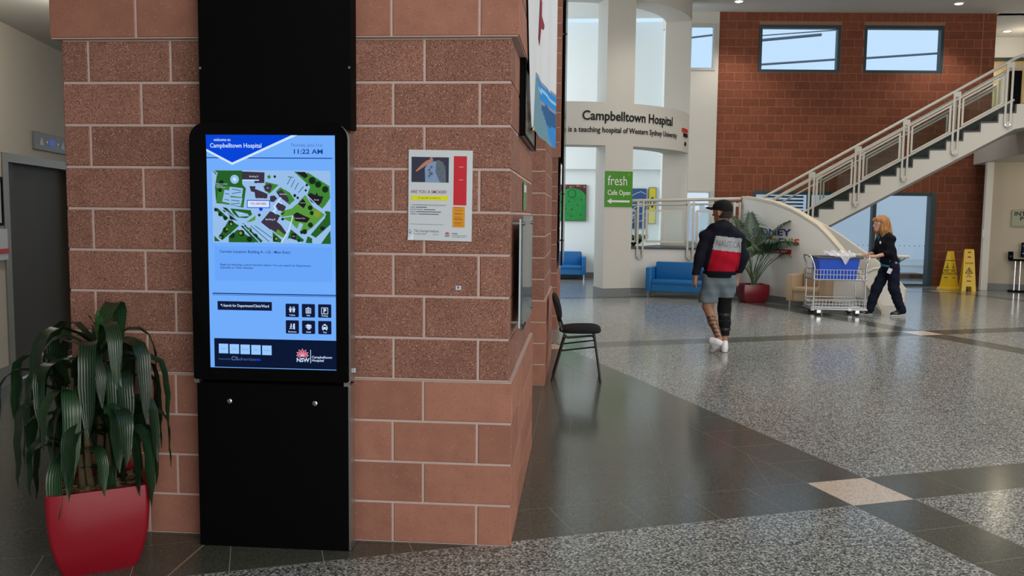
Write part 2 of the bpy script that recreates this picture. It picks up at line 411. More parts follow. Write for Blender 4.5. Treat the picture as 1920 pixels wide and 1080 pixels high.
# lift lobby wall (left), turned 13 degrees
lw = structure('wall_left', (-5.218, 7.326, 0), math.radians(103))      # local x runs away from the viewer along the wall
def lx(a, b, y0, y1, z0, z1): return MB().box(a, b, y0, y1, z0, z1)
wb = MB(); wb.box(-8, .0, 0, .2, 0, 3.28); wb.box(0, 2.2, 0, .2, 2.10, 3.28); wb.box(2.2, 14, 0, .2, 0, 3.28)
wb.build('plaster', M_lift_wall, lw)
b = MB(); b.box(-8, 0, -.014, 0, 0, .17); b.box(2.2, 14, -.014, 0, 0, .17); b.build('skirting', M_skirt, lw)
ld = structure('door_1', (-5.218, 7.326, 0), math.radians(103))
b = MB(); b.box(-.02, .10, -.012, .14, 0, 2.11); b.box(1.98, 2.22, -.012, .14, 0, 2.11); b.box(.10, 1.98, -.012, .14, 2.03, 2.11); b.build('lift_frame', M_steel_frame, ld)
MB().box(.10, .34, .05, .16, 0, 2.03).build('lift_jamb', M_steel_dark, ld)
MB().box(.36, 1.12, .12, .16, .012, 2.03).build('lift_leaf', M_steel_dark, ld)
MB().box(1.13, 1.98, .13, .17, .012, 2.03).build('lift_leaf', M_steel_dark, ld)
MB().box(.02, 2.0, -.01, .12, 0, .012).build('lift_sill', M_silver, ld)
t = thing('lift_indicator', 'grey metal lift indicator plate with lit arrows above the lift door', 'lift sign', (-5.218, 7.326, 0), math.radians(103))
MB().cbox(.68, 1.58, -.02, 0, 2.19, 2.365, .004).build('plate', mat('indicator_metal', (.20, .20, .19), .45, .4, .2), t)
for cx in (.86, 1.42):
    MB().prism([(cx-.055, 2.24), (cx+.055, 2.24), (cx, 2.325)], -.024, -.019, axis='y').build('arrow_lamp', mat('arrow_white', (.5, .5, .48), .4), t)
MB().box(1.06, 1.20, -.023, -.019, 2.25, 2.31).build('display', screen('indicator_blue', 70, 85, 150), t)
for cx in (1.0, 1.29): MB().lathe([(.012, 0), (.012, .004)], (0, 0, 0), 10).build('screw', M_silver, t).matrix_local = Matrix.Translation((cx, -.019, 2.28)) @ Matrix.Rotation(PI/2, 4, 'X')
# red edged notice and framed picture beside the lift
t = thing('wall_notice', 'white wall box with a red stripe left of the lift door', 'notice', (-5.218, 7.326, 0), math.radians(103))
MB().cbox(-.34, -.06, -.05, 0, 1.14, 1.42, .004).build('notice_sheet', M_paper, t); MB().box(-.34, -.055, -.056, -.049, 1.20, 1.245).build('red_stripe', mat('red_print', (.6, .02, .015), .5), t)
t = thing('framed_picture', 'dark framed picture on the cream wall left of the lift', 'picture', (-5.218, 7.326, 0), math.radians(103))
b = MB(); b.box(-.62, -.06, -.025, 0, 1.86, 1.885); b.box(-.62, -.06, -.025, 0, 1.45, 1.475); b.box(-.085, -.06, -.025, 0, 1.475, 1.86); b.box(-.62, -.595, -.025, 0, 1.475, 1.86); b.build('frame', M_black, t)
MB().box(-.595, -.085, -.015, 0, 1.475, 1.86).build('print', M_paper, t)

# ================================================================== FAR WALL
FA = math.atan2(.06, 1); FO = (3.2, 20.88, 0)
wbk = structure('wall_back', FO, FA)
WL = 6.50; D1x = (.93, 5.29); D1z = 2.25
W1 = (.95, 2.88, 5.055, 6.17); W2 = (3.42, 5.30, 5.055, 6.17)
b = MB()
b.box(0, D1x[0], .021, .28, 0, 6.46); b.box(D1x[1], WL, .021, .28, 0, 6.46); b.box(D1x[0], D1x[1], .021, .28, D1z, 5.055)
b.box(D1x[0], D1x[1], .021, .28, 6.17, 6.46); b.box(W1[1], W2[0], .021, .28, 5.055, 6.17)
b.build('mortar_core', M_mortar_far, wbk)
def fb(x0, x1, z0, z1):
    holes = ((D1x[0], D1x[1], 0, D1z), W1, W2); segs = [(x0, x1)]
    for a, c, p, q in holes:
        if z1 > p+.02 and z0 < q-.02:
            ns = []
            for s0, s1 in segs:
                if s1 <= a or s0 >= c: ns.append((s0, s1))
                else:
                    if s0 < a: ns.append((s0, a))
                    if s1 > c: ns.append((c, s1))
            segs = ns
    return [(s0, s1, z0, z1) for s0, s1 in segs if s1-s0 > .03]
fbr = []
def row(z0, z1, pitch, off, xa=0, xb=WL):
    x = xa-off
    while x < xb:
        s0, s1 = max(xa, x), min(xb, x+pitch)
        if s1-s0 > .02: fbr.extend(fb(s0, s1, z0, z1))
        x += pitch
for k in range(32):
    z0 = .05+.2*k; z1 = z0+.2
    if k == 0: z0 = 0
    if 11 <= k < 13:                                       # soldier course over the doors
        if k == 11: row(z0, z0+.4, .2, 0, D1x[0]-.2, D1x[1]+.2)
        row(z0, z1, .4, .2*(k % 2), 0, D1x[0]-.2); row(z0, z1, .4, .2*(k % 2), D1x[1]+.2, WL); continue
    if k in (24, 30, 31):
        zz1 = 6.46 if k == 31 else z1
        row(z0, zz1, .4, .2*(k % 2), 0, W1[0]); row(z0, zz1, .2, 0, W1[0], W1[1]); row(z0, zz1, .4, .2*(k % 2), W1[1], W2[0]); row(z0, zz1, .2, 0, W2[0], W2[1]); row(z0, zz1, .4, .2*(k % 2), W2[1], WL); continue
    row(z0, z1, .4, .2*(k % 2))
fbr.sort(key=lambda q: (-(q[1]-q[0])*(q[3]-q[2]) > -.06, -q[2]))
mb = MB()
for i, (a, c, p, q) in enumerate(fbr):
    h = .0055
    if i < 295 and q-p > .1: brick(wbk, c-a-2*h, .03, q-p-2*h, False, (a+h, .018, p+h), 0, M_far)
    else: mb.box(a+h, c-h, .018, .05, p+h, q-h)
mb.build('brick_field', M_far, wbk, kind='stuff')
MB().box(6.18, 6.20, .010, .03, 4.2, 6.46).build('control_joint', M_mortar_far, wbk)
# white bay between rotunda and brick wall
ww = structure('wall_back_white', FO, FA)
b = MB(); LWz = (.98, 2.245); lwx = (-.79, -.06); UWz = (5.09, 6.17); uwx = (-.85, -.08)
b.box(-1.22, -.85, 0, .28, 0, 6.46); b.box(-.85, 0, 0, .28, 2.245, 5.09); b.box(-.85, 0, 0, .28, 6.17, 6.46); b.box(-.85, 0, 0, .28, 0, .98); b.box(-.06, 0, 0, .28, .98, 2.245); b.box(-.85, -.79, 0, .28, .98, 2.245); b.box(-.08, 0, 0, .28, 5.09, 6.17)
b.build('plaster', M_warm, ww)
def window(name, x0, x1, z0, z1, fr, dep, parent_rz=FA, m=M_frame, sill=False, y0=.02):
    wn = structure(name, FO, FA)
    b = MB(); b.box(x0, x0+fr, y0, y0+dep, z0, z1); b.box(x1-fr, x1, y0, y0+dep, z0, z1); b.box(x0+fr, x1-fr, y0, y0+dep, z0, z0+fr); b.box(x0+fr, x1-fr, y0, y0+dep, z1-fr, z1)
    b.build('frame', m, wn)
    MB().box(x0+fr, x1-fr, y0+dep-.03, y0+dep-.022, z0+fr, z1-fr).build('pane', M_glass, wn)
    return wn
window('window_1', *W1, .075, .16); window('window_2', *W2, .075, .16)
M_fr2 = mat('pale_frame', (.45, .44, .41), .4)
window('window_3', uwx[0], uwx[1], UWz[0], UWz[1], .06, .12, m=M_fr2, y0=-.02)
window('window_4', lwx[0], lwx[1], LWz[0], LWz[1], .05, .12, m=M_fr2, y0=-.02)
# entrance doors under the stairs
dr = structure('door_2', FO, FA)
b = MB(); b.box(D1x[0], D1x[0]+.07, .0, .16, 0, D1z); b.box(D1x[1]-.12, D1x[1], -.02, .2, 0, D1z); b.box(D1x[0]+.07, D1x[1]-.12, 0, .16, D1z-.08, D1z); b.box(D1x[0]+.07, D1x[1]-.12, 0, .16, 0, .05); b.build('frame', M_frame, dr)
MB().box(3.80, 3.89, 0, .14, .05, D1z-.08).build('mullion', M_frame, dr)
MB().box(2.25, 2.33, 0, .14, .05, D1z-.08).build('mullion', M_frame, dr)
for a, c in ((D1x[0]+.07, 2.25), (2.33, 3.80), (3.89, D1x[1]-.12)): MB().box(a, c, .06, .068, .05, D1z-.08).build('pane', M_glass, dr)
for q in range(22): MB().lathe([(.011, 0), (.011, .002)], n=8).build('glass_dot', M_ink, dr).matrix_local = Matrix.Translation((2.45+.118*q if 2.45+.118*q < 3.76 else 2.62+.118*q, .058, .97)) @ Matrix.Rotation(PI/2, 4, 'X')
for q in range(9): MB().box(D1x[0]+.30, 2.2, .20, .26, 1.42+.085*q, 1.46+.085*q).build('louvre_blade', mat('louvre_grey', (.10, .12, .15), .5), dr)
# outside: pale rendered wall, paving, canopy beams seen through the windows
MB().box(-8, 26, 36.0, 36.3, -.1, 6.6).build('wall_outside', mat('outside_render', (.90, .90, .92), .8), kind='structure')
g = MB().box(-8, 26, 21.6, 36, -.14, -.02).build('ground_outside', mat('outside_paving', (.55, .54, .52), .9, noise=(3, .1)), kind='structure')
MB().box(3.5, 9.4, 24.0, 24.6, -.02, .12).build('trim_outside_kerb', mat('outside_kerb', (.22, .14, .10), .9, noise=(6, .5)), kind='structure')
BEAMS = (((4.9, 7.16), (7.46, 7.386), .045, 'thicker outdoor roof beam high in the left high window'), ((4.9, 7.32), (8.0, 7.53), .018, 'faint thin outdoor roof line at the top of the left high window'),
         ((4.9, 6.42), (8.3, 6.64), .035, 'outdoor roof beam crossing the lower part of the left high window'), ((8.5, 6.63), (11.6, 6.83), .035, 'outdoor roof beam crossing the right high window'), ((2.4, 7.20), (4.3, 7.42), .03, 'short outdoor roof beam in the small window beside the white bay'))
for P, Q, r, lb in BEAMS:
    c_ = ((P[0]+Q[0])/2, 28.0, (P[1]+Q[1])/2)
    t = thing('roof_beam', lb, 'beam', c_, group='outdoor roof beams')
    MB().tube([(P[0]-c_[0], 0, P[1]-c_[2]), (Q[0]-c_[0], 0, Q[1]-c_[2])], r, 6).build('beam', mat('beam_grey', (.16, .20, .24), .6), t)
MB().box(-12.2, -12, -9, 21.5, 0, 3.45).build('wall_left_sky_block', M_lift_wall, kind='structure')  # unseen wall, added to keep blue sky light out of the lobby
MB().box(-12, -3.2, -3.2, -3, 0, 3.45).build('wall_front_left_sky_block', M_lift_wall, kind='structure')  # added out of view to close the lobby against sky light
MB().box(-3.2, 18, -9.2, -9, 0, 6.5).build('wall_front_sky_block', M_white, kind='structure')  # added behind the camera to shut out the blue sky light
MB().box(18, 18.2, -9, 26, 0, 6.5).build('wall_right_sky_block', M_white, kind='structure')  # unseen wall, added to stop sky light entering from the right
MB().box(-3.3, -3.2, -9, 2.0, 0, 6.5).build('wall_left_bounce_block', M_skirt, kind='structure')  # unseen dark wall, added to block bounce light and darken the left
MB().box(-2.0, -1.86, -9, 3.9, 3.45, 6.46).build('wall_left_front_upper', M_white, kind='structure')
# ================================================================== RIGHT SIDE: pier, cream wall, upper floor
MB().box(9.21, 9.36, 20.28, 20.38, 0, 2.92).build('wall_pier', M_white, kind='structure')
cw = structure('wall_right', (9.30, 20.43, 0), math.atan2(-.42, .88))
MB().box(0, 4.6, 0, .15, 0, 2.92).build('plaster', M_cream_wall, cw)
MB().box(0, 4.6, -.014, 0, 0, .16).build('skirting', M_skirt, cw)
MB().prism([(8.62, 16.86), (14.5, 14.8), (15, 23), (9.3, 21.2), (9.12, 20.25)], 2.92, 3.96).build('floor_upper', M_warm, kind='structure')
uw = structure('wall_upper_right', (9.7, 24.0, 3.96), 0)
b = MB(); b.box(0, 6, 0, .15, 1.95, 2.5); b.box(0, 6, -.02, .0, 1.88, 1.97, 1); b.build('plaster', [M_white, M_tread], uw)
MB().box(0, 6, .02, .06, 0, 1.9).build('amber_panel', mat('amber_panel', (.55, .40, .20), .18, .6), uw)
MB().box(0, 6, -.01, .03, -.02, .06).build('skirting', M_tread, uw)
MB().box(1.62, 1.92, -.06, .02, 0, 1.62).build('door_leaf', M_gloss_black, uw)
MB().box(9.6, 16, 20.9, 24.2, 3.8, 3.96).build('floor_upper_back', M_warm, kind='structure')
# interior corner walls that close the hall on the right, out of view
MB().box(14.5, 14.7, 6, 24, 0, 6.46).build('wall_right_far', M_white, kind='structure')
# ================================================================== ROTUNDA
RC = (-.43, 19.54); RO = 2.8; RI = 2.25
def ang(r, a): a = math.radians(a); return (RC[0]+r*math.sin(a), RC[1]-r*math.cos(a))
def arc_block(a0, a1, z0, z1, ro=RO, ri=RI, n=None):
    n = n or max(2, int((a1-a0)/3)); out = [ang(ro, a0+(a1-a0)*i/n) for i in range(n+1)]; inn = [ang(ri, a0+(a1-a0)*i/n) for i in range(n+1)]
    mb = MB(); V = [(x, y, z0) for x, y in out]+[(x, y, z0) for x, y in inn]+[(x, y, z1) for x, y in out]+[(x, y, z1) for x, y in inn]; k = n+1; F = []
    for i in range(n):
        F += [(i, i+1, k+i+1, k+i), (2*k+i, 3*k+i, 3*k+i+1, 2*k+i+1), (i, 2*k+i, 2*k+i+1, i+1), (k+i, k+i+1, 3*k+i+1, 3*k+i)]
    F += [(0, k, 3*k, 2*k), (n, 2*k+n, 3*k+n, k+n)]
    return mb.add(V, F)
rf = thing('rotunda_fascia', 'curved white fascia band lettered with the hospital name', 'fascia', (0, 0, 0))
arc_block(-70, 100, 2.985, 3.82).build('band', M_warm, rf, smooth=True)
def cylfn(a0, z0, r=RO+.012):
    return lambda x, y: (RC[0]+r*math.sin(math.radians(a0)+x/RO), RC[1]-r*math.cos(math.radians(a0)+x/RO), z0+y)
put_letters('letter', 'Campbelltown Hospital', cylfn(8.6, 3.47), .255, M_ink, rf, bold=.02, width=RO*math.radians(45.5))
put_letters('letter', 'is a teaching hospital of Western Sydney University', cylfn(3.1, 3.235), .15, M_ink, rf, bold=.02, width=RO*math.radians(55.2), res=2)
mb = MB()
for z, a, b_, m_ in ((3.40, 64, 74, 1), (3.30, 66, 74, 0), (3.12, 68, 71, 0)):
    mb.grid(lambda i, j: (RC[0]+(RO+.01)*math.sin(math.radians(a+(b_-a)*i)), RC[1]-(RO+.01)*math.cos(math.radians(a+(b_-a)*i)), z+.08*j), 4, 1, m_)
mb.build('emblem_marks', [M_ink, mat('red_print', (.6, .02, .015))], rf)
arc_block(-70, 100, 5.83, 6.45).build('trim_1', M_warm, kind='structure', smooth=True)
for a0, a1, lab, nm in ((18.5, 31, 'square white column below the curved fascia carrying the green cafe sign', 1), (79, 95, 'white column at right end of the curved fascia beside the small windows', 2), (-46, -33, 'white rotunda column hidden behind the brick pillars', 3)):
    c = thing('column', lab, 'column', (*ang(RO, (a0+a1)/2), 0))
    for z0, z1, nme in ((0, 2.985, 'shaft'), (3.82, 5.83, 'upper_shaft')):
        b = arc_block(a0, a1, z0, z1, n=3); b.v = [(x-c.location.x, y-c.location.y, z) for x, y, z in b.v]; b.build(nme, M_warm, c)
    b = arc_block(a0-.2, a1+.2, 0, .17, RO+.012, RI-.012, 3); b.v = [(x-c.location.x, y-c.location.y, z) for x, y, z in b.v]; b.build('skirting', M_skirt, c)
# walls inside and behind the rotunda
MB().box(-5, 2.0, 21.9, 22.1, 2.80, 6.46).build('wall_rotunda_upper', M_cool, kind='structure')
MB().box(-5, 2.0, 22.05, 22.25, 0, 2.80).build('wall_rotunda_back', M_cool, kind='structure')
MB().box(2.0, 2.2, 21.0, 22.25, 0, 6.46).build('wall_rotunda_return', M_cool, kind='structure')
MB().box(-5, 2.0, 22.03, 22.05, 0, .15).build('baseboard_rotunda', M_skirt, kind='structure')
MB().box(-5, -4.8, 16.5, 22.9, 0, 3.28).build('wall_rotunda_left', M_cool, kind='structure')
# ================================================================== LANDING, LOW WALL, PARAPETS
MB().box(1.02, 3.5, 17.75, 17.87, 0, .935).build('wall_landing', M_white, kind='structure')
MB().box(1.02, 3.5, 17.735, 17.75, 0, .12).build('baseboard_landing', M_skirt, kind='structure')
MB().box(1.02, 3.5, 17.72, 17.9, .935, .966).build('trim_landing_edge', M_tread, kind='structure')
MB().prism([(1.02, 17.87), (3.5, 17.87), (5.0, 18.3), (5.5, 19.6), (5.3, 20.6), (2.2, 20.6)], .75, .966).build('floor_landing', M_treadface, kind='structure')
def bez(t, P0=(3.28, 17.75), P1=(3.5, 15.9), P2=(5.16, 14.71)): return tuple((1-t)**2*a+2*t*(1-t)*b_+t*t*c for a, b_, c in zip(P0, P1, P2))
ptop = [(0, 2.005), (.228, 1.947), (.378, 1.869), (.5, 1.748), (.57, 1.642), (.666, 1.463), (.726, 1.279), (.804, .989), (.854, .776), (.894, .582), (.946, .285), (.985, .03)]
def zt(t):
    for (a, p), (c, q) in zip(ptop, ptop[1:]):
        if t <= c: return p+(q-p)*(t-a)/(c-a)
    return .03
def pnorm(t):
    a, c = bez(max(0, t-.01)), bez(min(1, t+.01)); d = Vector((c[0]-a[0], c[1]-a[1])).normalized(); return Vector((-d.y, d.x))     # towards the stair side
pw = thing('curved_parapet', 'white curved stair parapet with cream coping sweeping down to the floor', 'parapet', (0, 0, 0))
n = 40; V = []; F = []; Vc = []; Fc = []; Vs = []; Fs = []
for i in range(n+1):
    t_ = i/n*.985; p = bez(t_); q = pnorm(t_); z = zt(t_); th = .14
    V += [(p[0], p[1], 0), (p[0], p[1], z), (p[0]+q.x*th, p[1]+q.y*th, z), (p[0]+q.x*th, p[1]+q.y*th, 0)]
    h = .035; o_ = .012
    Vc += [(p[0]-q.x*o_, p[1]-q.y*o_, z), (p[0]-q.x*o_, p[1]-q.y*o_, z+h), (p[0]+q.x*(th+o_), p[1]+q.y*(th+o_), z+h), (p[0]+q.x*(th+o_), p[1]+q.y*(th+o_), z)]
    zs = min(.13, z*.8); Vs += [(p[0]-q.x*.01, p[1]-q.y*.01, 0), (p[0]-q.x*.01, p[1]-q.y*.01, zs), (p[0]+q.x*.01, p[1]+q.y*.01, zs), (p[0]+q.x*.01, p[1]+q.y*.01, 0)]
for i in range(n):
    for k in range(4): Q = (i*4+k, i*4+(k+1) % 4, (i+1)*4+(k+1) % 4, (i+1)*4+k); F.append(Q); Fc.append(Q); Fs.append(Q)
for FF in (F, Fc, Fs): FF += [(0, 1, 2, 3), (n*4, n*4+3, n*4+2, n*4+1)]
MB().add(V, F).build('wall_face', M_white, pw, smooth=True)
MB().add(Vc, Fc).build('coping', mat('cream_coping', (.62, .54, .42), .45), pw, smooth=True)
MB().add(Vs, Fs).build('skirting', M_skirt, pw, smooth=True)
# lettering on the parapet
LEN = [0]; PT = [bez(i/400) for i in range(401)]
for i in range(400): LEN.append(LEN[-1]+math.dist(PT[i], PT[i+1]))
def par_at(s):
    i = min(399, max(0, next((k for k, L_ in enumerate(LEN) if L_ > s), 400)-1)); f = (s-LEN[i])/max(1e-6, LEN[i+1]-LEN[i]); p = (PT[i][0]+(PT[i+1][0]-PT[i][0])*f, PT[i][1]+(PT[i+1][1]-PT[i][1])*f); return p, pnorm((i+f)/400)
def parfn(s0, z0, off=.006):
    def fn(x, y): p, q = par_at(s0+x); return (p[0]-q.x*off, p[1]-q.y*off, z0+y)
    return fn
MB().box(-12, -2.49, 3.9, 5.7, 3.28, 3.45).build('ceiling_lobby_side', M_ceil, kind='structure')
M_navy = mat('navy_letter', S(22, 40, 130), .5)
put_letters('letter', 'SYDNEY', parfn(.60, 1.277), .17, M_navy, pw, bold=.02, width=1.225)
pal = [(200, 30, 30), (225, 120, 20), (40, 120, 50), (30, 50, 140), (210, 50, 40), (225, 140, 20), (30, 50, 130), (90, 140, 40), (200, 120, 20), (215, 60, 30)]
xx = .60
for i, ch in enumerate("CHILDREN'S"):
    wd = .05 if ch in "I'" else .135
    mb = MB(); put_text(mb, ch, parfn(xx, 1.105), .17, bold=.02, width=wd); mb.build('letter', mat('letter_%d_%d_%d' % pal[i], S(*pal[i]), .5), pw); xx += wd+.028
mb = MB(); fn = parfn(0, 0, .004); mb.grid(lambda i, j: fn(.70+1.15*i, .935+.085*j), 16, 1); mb.build('red_strip', mat('red_sign_strip', S(170, 25, 35), .5), pw)
mb = MB(); put_text(mb, 'AMBULATORY CARE UNIT', parfn(.80, .957, .008), .055, bold=.02, width=.95); mb.build('strip_lettering', M_paper, pw, kind='stuff')
# inner parapet on the far side of the lower stair flight
ip = thing('inner_parapet', 'cream inner parapet behind the curved white stair parapet', 'parapet', (0, 0, 0))
IP = [(3.75, 17.52, 1.95), (4.26, 17.0, 1.735), (4.80, 16.7, 1.39), (5.33, 16.3, .955), (5.75, 16.2, .62), (6.05, 16.3, .30)]
mb = MB(); V = []; F = []
for i, (x, y, z) in enumerate(IP): V += [(x, y, 0), (x, y, z), (x+.07, y+.11, z), (x+.07, y+.11, 0)]
for i in range(len(IP)-1): F += [(i*4+k, i*4+(k+1) % 4, (i+1)*4+(k+1) % 4, (i+1)*4+k) for k in range(4)]
F += [(0, 1, 2, 3), (len(IP)*4-1, len(IP)*4-2, len(IP)*4-3, len(IP)*4-4)]
mb.add(V, F); mb.build('wall_face', M_warm, ip)
hr = thing('handrail', 'short off-white stair handrail ending beside the woman pushing the trolley', 'handrail', (0, 0, 0))
MB().tube([(5.02, 16.35, .93), (5.45, 16.05, .925), (5.84, 15.95, .925), (5.96, 15.95, .925)], .032, 10).build('rail_tube', M_rail, hr, smooth=True)
MB().tube([(5.52, 16.05, .90), (5.52, 16.22, .84)], .014, 6).build('bracket', M_rail, hr)
MB().tube([(5.02, 15.9, .52), (5.28, 15.75, .70), (5.5, 15.72, .74)], .03, 10).build('lower_rail', M_rail, hr, smooth=True)

# ---------------------------------------------------------------- upper stair flight
A0 = (4.933, 18.2, 0); SA = math.atan2(-.347, .938); TR, RI_ = .288, .1666; Wd = 1.45
st = thing('staircase', 'off-white straight stair flight with dark treads rising to the upper floor', 'stairs', A0, SA)
poly = []; kx = range(-4, 14)
for k in range(-4, 14):
    x0, z0 = TR*(k-1), 1.632+RI_*k
    if k == 13: poly += [(x0, z0-.0), (x0+TR+.35, z0)]
    else: poly += [(x0, z0), (x0+TR, z0)]
tl = lambda x: 1.632+.5785*x
poly += [(TR*13+.35, tl(TR*12)-.30+.12), (TR*12, tl(TR*12)-.30)] + [(-.9, tl(-.9)-.30), (-1.2, .966), (TR*-5, .966)]
MB().prism(poly, 0, Wd, axis='y').build('flight_body', M_stair_white, st)
for k in range(-3, 13):
    x0, z0 = TR*(k-1), 1.632+RI_*k
    MB().box(x0, x0+TR+.012, -.012, Wd, z0, z0+.03).build('tread', M_tread, st)
    MB().box(x0+TR-.014, x0+TR+.012, -.012, Wd, z0+.03, z0+RI_).build('riser', M_tread, st)
x1 = TR*12.3
MB().prism([(-1.1, tl(-1.1)+.02), (x1, tl(x1)+.02), (x1, tl(x1)+.33), (-1.1, tl(-1.1)+.33)], Wd-.05, Wd, axis='y').build('far_skirting', M_treadface, st)
MB().prism([(-1.1, tl(-1.1)+.33), (x1, tl(x1)+.33), (x1, tl(x1)+.36), (-1.1, tl(-1.1)+.36)], Wd-.06, Wd+.01, axis='y').build('far_skirting_cap', M_tread, st)
def railing(label, y, name_posts, sgn, far):
    rl = thing('stair_railing', label, 'railing', A0, SA)
    xe = 3.42; zt_ = 1.05
    P = [(-1.28, y, tl(-1.28)+zt_), (xe, y, tl(xe)+zt_), (xe+.12, y, tl(xe)+zt_+.045), (xe+.9, y, tl(xe)+zt_+.045)]
    MB().tube(P, .030, 10).build('handrail_tube', M_rail, rl, smooth=True)
    MB().tube([(-1.15, y, tl(-1.15)+.87), (xe-.2, y, tl(xe-.2)+.87)], .022, 8).build('mid_rail', M_rail, rl, smooth=True)
    MB().tube([(-.55, y, tl(-.55)+.27), (xe, y, tl(xe)+.27)], .022, 8).build('bottom_rail', M_rail, rl, smooth=True)
    for i in range(-1 if False else 0, 5):
        x = -.15+.87*i
        for dx in (-.045, .045):
            b_ = MB(); b_.box(x+dx-.018, x+dx+.018, y-.03, y+.012, tl(x)-.12, tl(x)+1.02); b_.build('post', M_rail, rl)
        MB().box(x-.065, x+.065, y-.028, y+.01, tl(x)+.92, tl(x)+1.02).build('post_head', M_rail, rl)
        p = MB(); p.lathe([(.055, 0), (.055, .02)], n=14); q = p.build('bolt_plate', M_rail, rl); q.matrix_local = Matrix.Translation((x, y-.03, tl(x)-.14)) @ Matrix.Rotation(PI/2, 4, 'X')
        for dx in (-.04, .04):
            q = MB().lathe([(.016, 0), (.016, .014)], n=8).build('bolt', M_chrome, rl); q.matrix_local = Matrix.Translation((x+dx, y-.05, tl(x)-.15)) @ Matrix.Rotation(PI/2, 4, 'X')
        if i < 4:
            xa, xb = x+.09, x+.87-.09; fz = (.30, .83)
            for a, c in ((xa, xa+.035), (xb-.035, xb)):
                MB().prism([(a, tl(a)+fz[0]), (c, tl(c)+fz[0]), (c, tl(c)+fz[1]), (a, tl(a)+fz[1])], y-.015, y+.015, axis='y').build('panel_stile', M_rail, rl)
            xa += .035; xb -= .035
            for z0, z1 in ((fz[0], fz[0]+.035), (fz[1]-.035, fz[1])):
                MB().prism([(xa, tl(xa)+z0), (xb, tl(xb)+z0), (xb, tl(xb)+z1), (xa, tl(xa)+z1)], y-.015, y+.015, axis='y').build('panel_rail', M_rail, rl)
            MB().prism([(xa, tl(xa)+fz[0]+.035), (xb, tl(xb)+fz[0]+.035), (xb, tl(xb)+fz[1]-.035), (xa, tl(xa)+fz[1]-.035)], y-.004, y+.004, axis='y').build('glass_panel', M_rglass, rl)
    return rl
railing('near glazed metal railing of the rising stair, bolted to its white side', -.02, 'p', 1, False)
railing('far glazed metal railing of the rising stair, against the brick wall', Wd+.03, 'p', 1, True)
# ---------------------------------------------------------------- landing railing above the sofa
lr = thing('landing_railing', 'level glazed metal railing on the low white wall above the blue sofa', 'railing', (1.04, 17.80, .966))
Lr = 2.22
MB().tube([(0, 0, .96), (Lr, -.03, 1.02)], .034, 10).build('handrail_tube', M_rail, lr, smooth=True)
MB().tube([(0, 0, .87), (Lr, 0, .92)], .022, 8).build('mid_rail', M_rail, lr, smooth=True)
for x in (.19, 1.21, 2.14):
    for dx in (-.055, .055):
        MB().box(x+dx-.02, x+dx+.02, -.12, -.08, -.20, .95).build('post', M_rail, lr)
    p = MB().lathe([(.05, 0), (.05, .02)], n=14).build('bolt_plate', M_rail, lr); p.matrix_local = Matrix.Translation((x, -.07, -.2)) @ Matrix.Rotation(PI/2, 4, 'X')
    MB().box(x-.07, x+.07, -.1, .02, .86, .92).build('post_head', M_rail, lr)
for xa, xb in ((-.02, .12), (.30, 1.10), (1.33, 2.06)):
    z0, z1 = .10, .78; f = .045
    b = MB(); b.box(xa, xa+f, -.02, .02, z0, z1); b.box(xb-f, xb, -.02, .02, z0, z1); b.box(xa+f, xb-f, -.02, .02, z0, z0+f); b.box(xa+f, xb-f, -.02, .02, z1-f, z1); b.build('panel_frame', M_rail, lr)
    MB().box(xa+f, xb-f, -.004, .004, z0+f, z1-f).build('glass_panel', M_rglass, lr)
    if xb-xa > .3: MB().box((xa+xb)/2-.03, (xa+xb)/2+.03, -.02, .02, z0+f, z1-f).build('panel_stile', M_rail, lr)

# ================================================================== KIOSK
kx0, ky = -1.423, 3.80
ks = thing('information_kiosk', 'tall black touchscreen wayfinding kiosk standing against the block pillar', 'kiosk', (kx0, ky, 0))
def rx(x): return x-kx0
MB().cbox(rx(-1.757), rx(-1.045), .025, .115, 1.97, 6.4, .004).build('cable_duct', M_black, ks)
MB().cbox(rx(-1.788), rx(-1.062), .006, .118, .0, .792, .004).build('lower_cabinet', M_black, ks)
# head housing with rounded upper corners
def rrect(x0, x1, z0, z1, r, n=8, bottom=.012):
    P = []
    for cx, cz, a0, rr in ((x1-bottom, z0+bottom, -PI/2, bottom), (x1-r, z1-r, 0, r), (x0+r, z1-r, PI/2, r), (x0+bottom, z0+bottom, PI, bottom)):
        for i in range(n+1): a = a0+PI/2*i/n; P.append((cx+rr*math.cos(a), cz+rr*math.sin(a)))
    return P
hx0, hx1, hz0, hz1 = rx(-1.796), rx(-1.055), .808, 1.995
MB().prism(rrect(hx0, hx1, hz0, hz1, .075), -.004, .055, axis='y').build('screen_housing', M_gloss_black, ks)
MB().prism(rrect(hx0+.004, hx1+.006, hz0, hz1-.002, .078), .006, .085, axis='y').build('silver_rim', M_silver, ks)
MB().box(rx(-1.062), rx(-1.052), .008, .085, .004, .792).build('silver_edge', M_silver, ks)
MB().cbox(rx(-1.049), rx(-1.036), .05, .075, .845, .87, .002).build('latch', M_chrome, ks)
for x in (-1.784, -1.068): MB().box(rx(x)-.012, rx(x)+.012, -.002, .03, .790, .812).build('catch', M_silver, ks)
for x in (-1.628, -1.219):
    q = MB().lathe([(.0125, 0), (.0125, .008), (.008, .010)], n=14).build('key_lock', M_chrome, ks); q.matrix_local = Matrix.Translation((rx(x), .006, .706)) @ Matrix.Rotation(PI/2, 4, 'X')
for x in (-1.748, -1.053):
    q = MB().lathe([(.006, 0), (.006, .004)], n=10).build('screw', M_chrome, ks); q.matrix_local = Matrix.Translation((rx(x), .025, 2.245)) @ Matrix.Rotation(PI/2, 4, 'X')
sx0, sx1, sz0, sz1 = rx(-1.713), rx(-1.114), .866, 1.939
DK = (18, 26, 60)
BASE = (112, 172, 250)
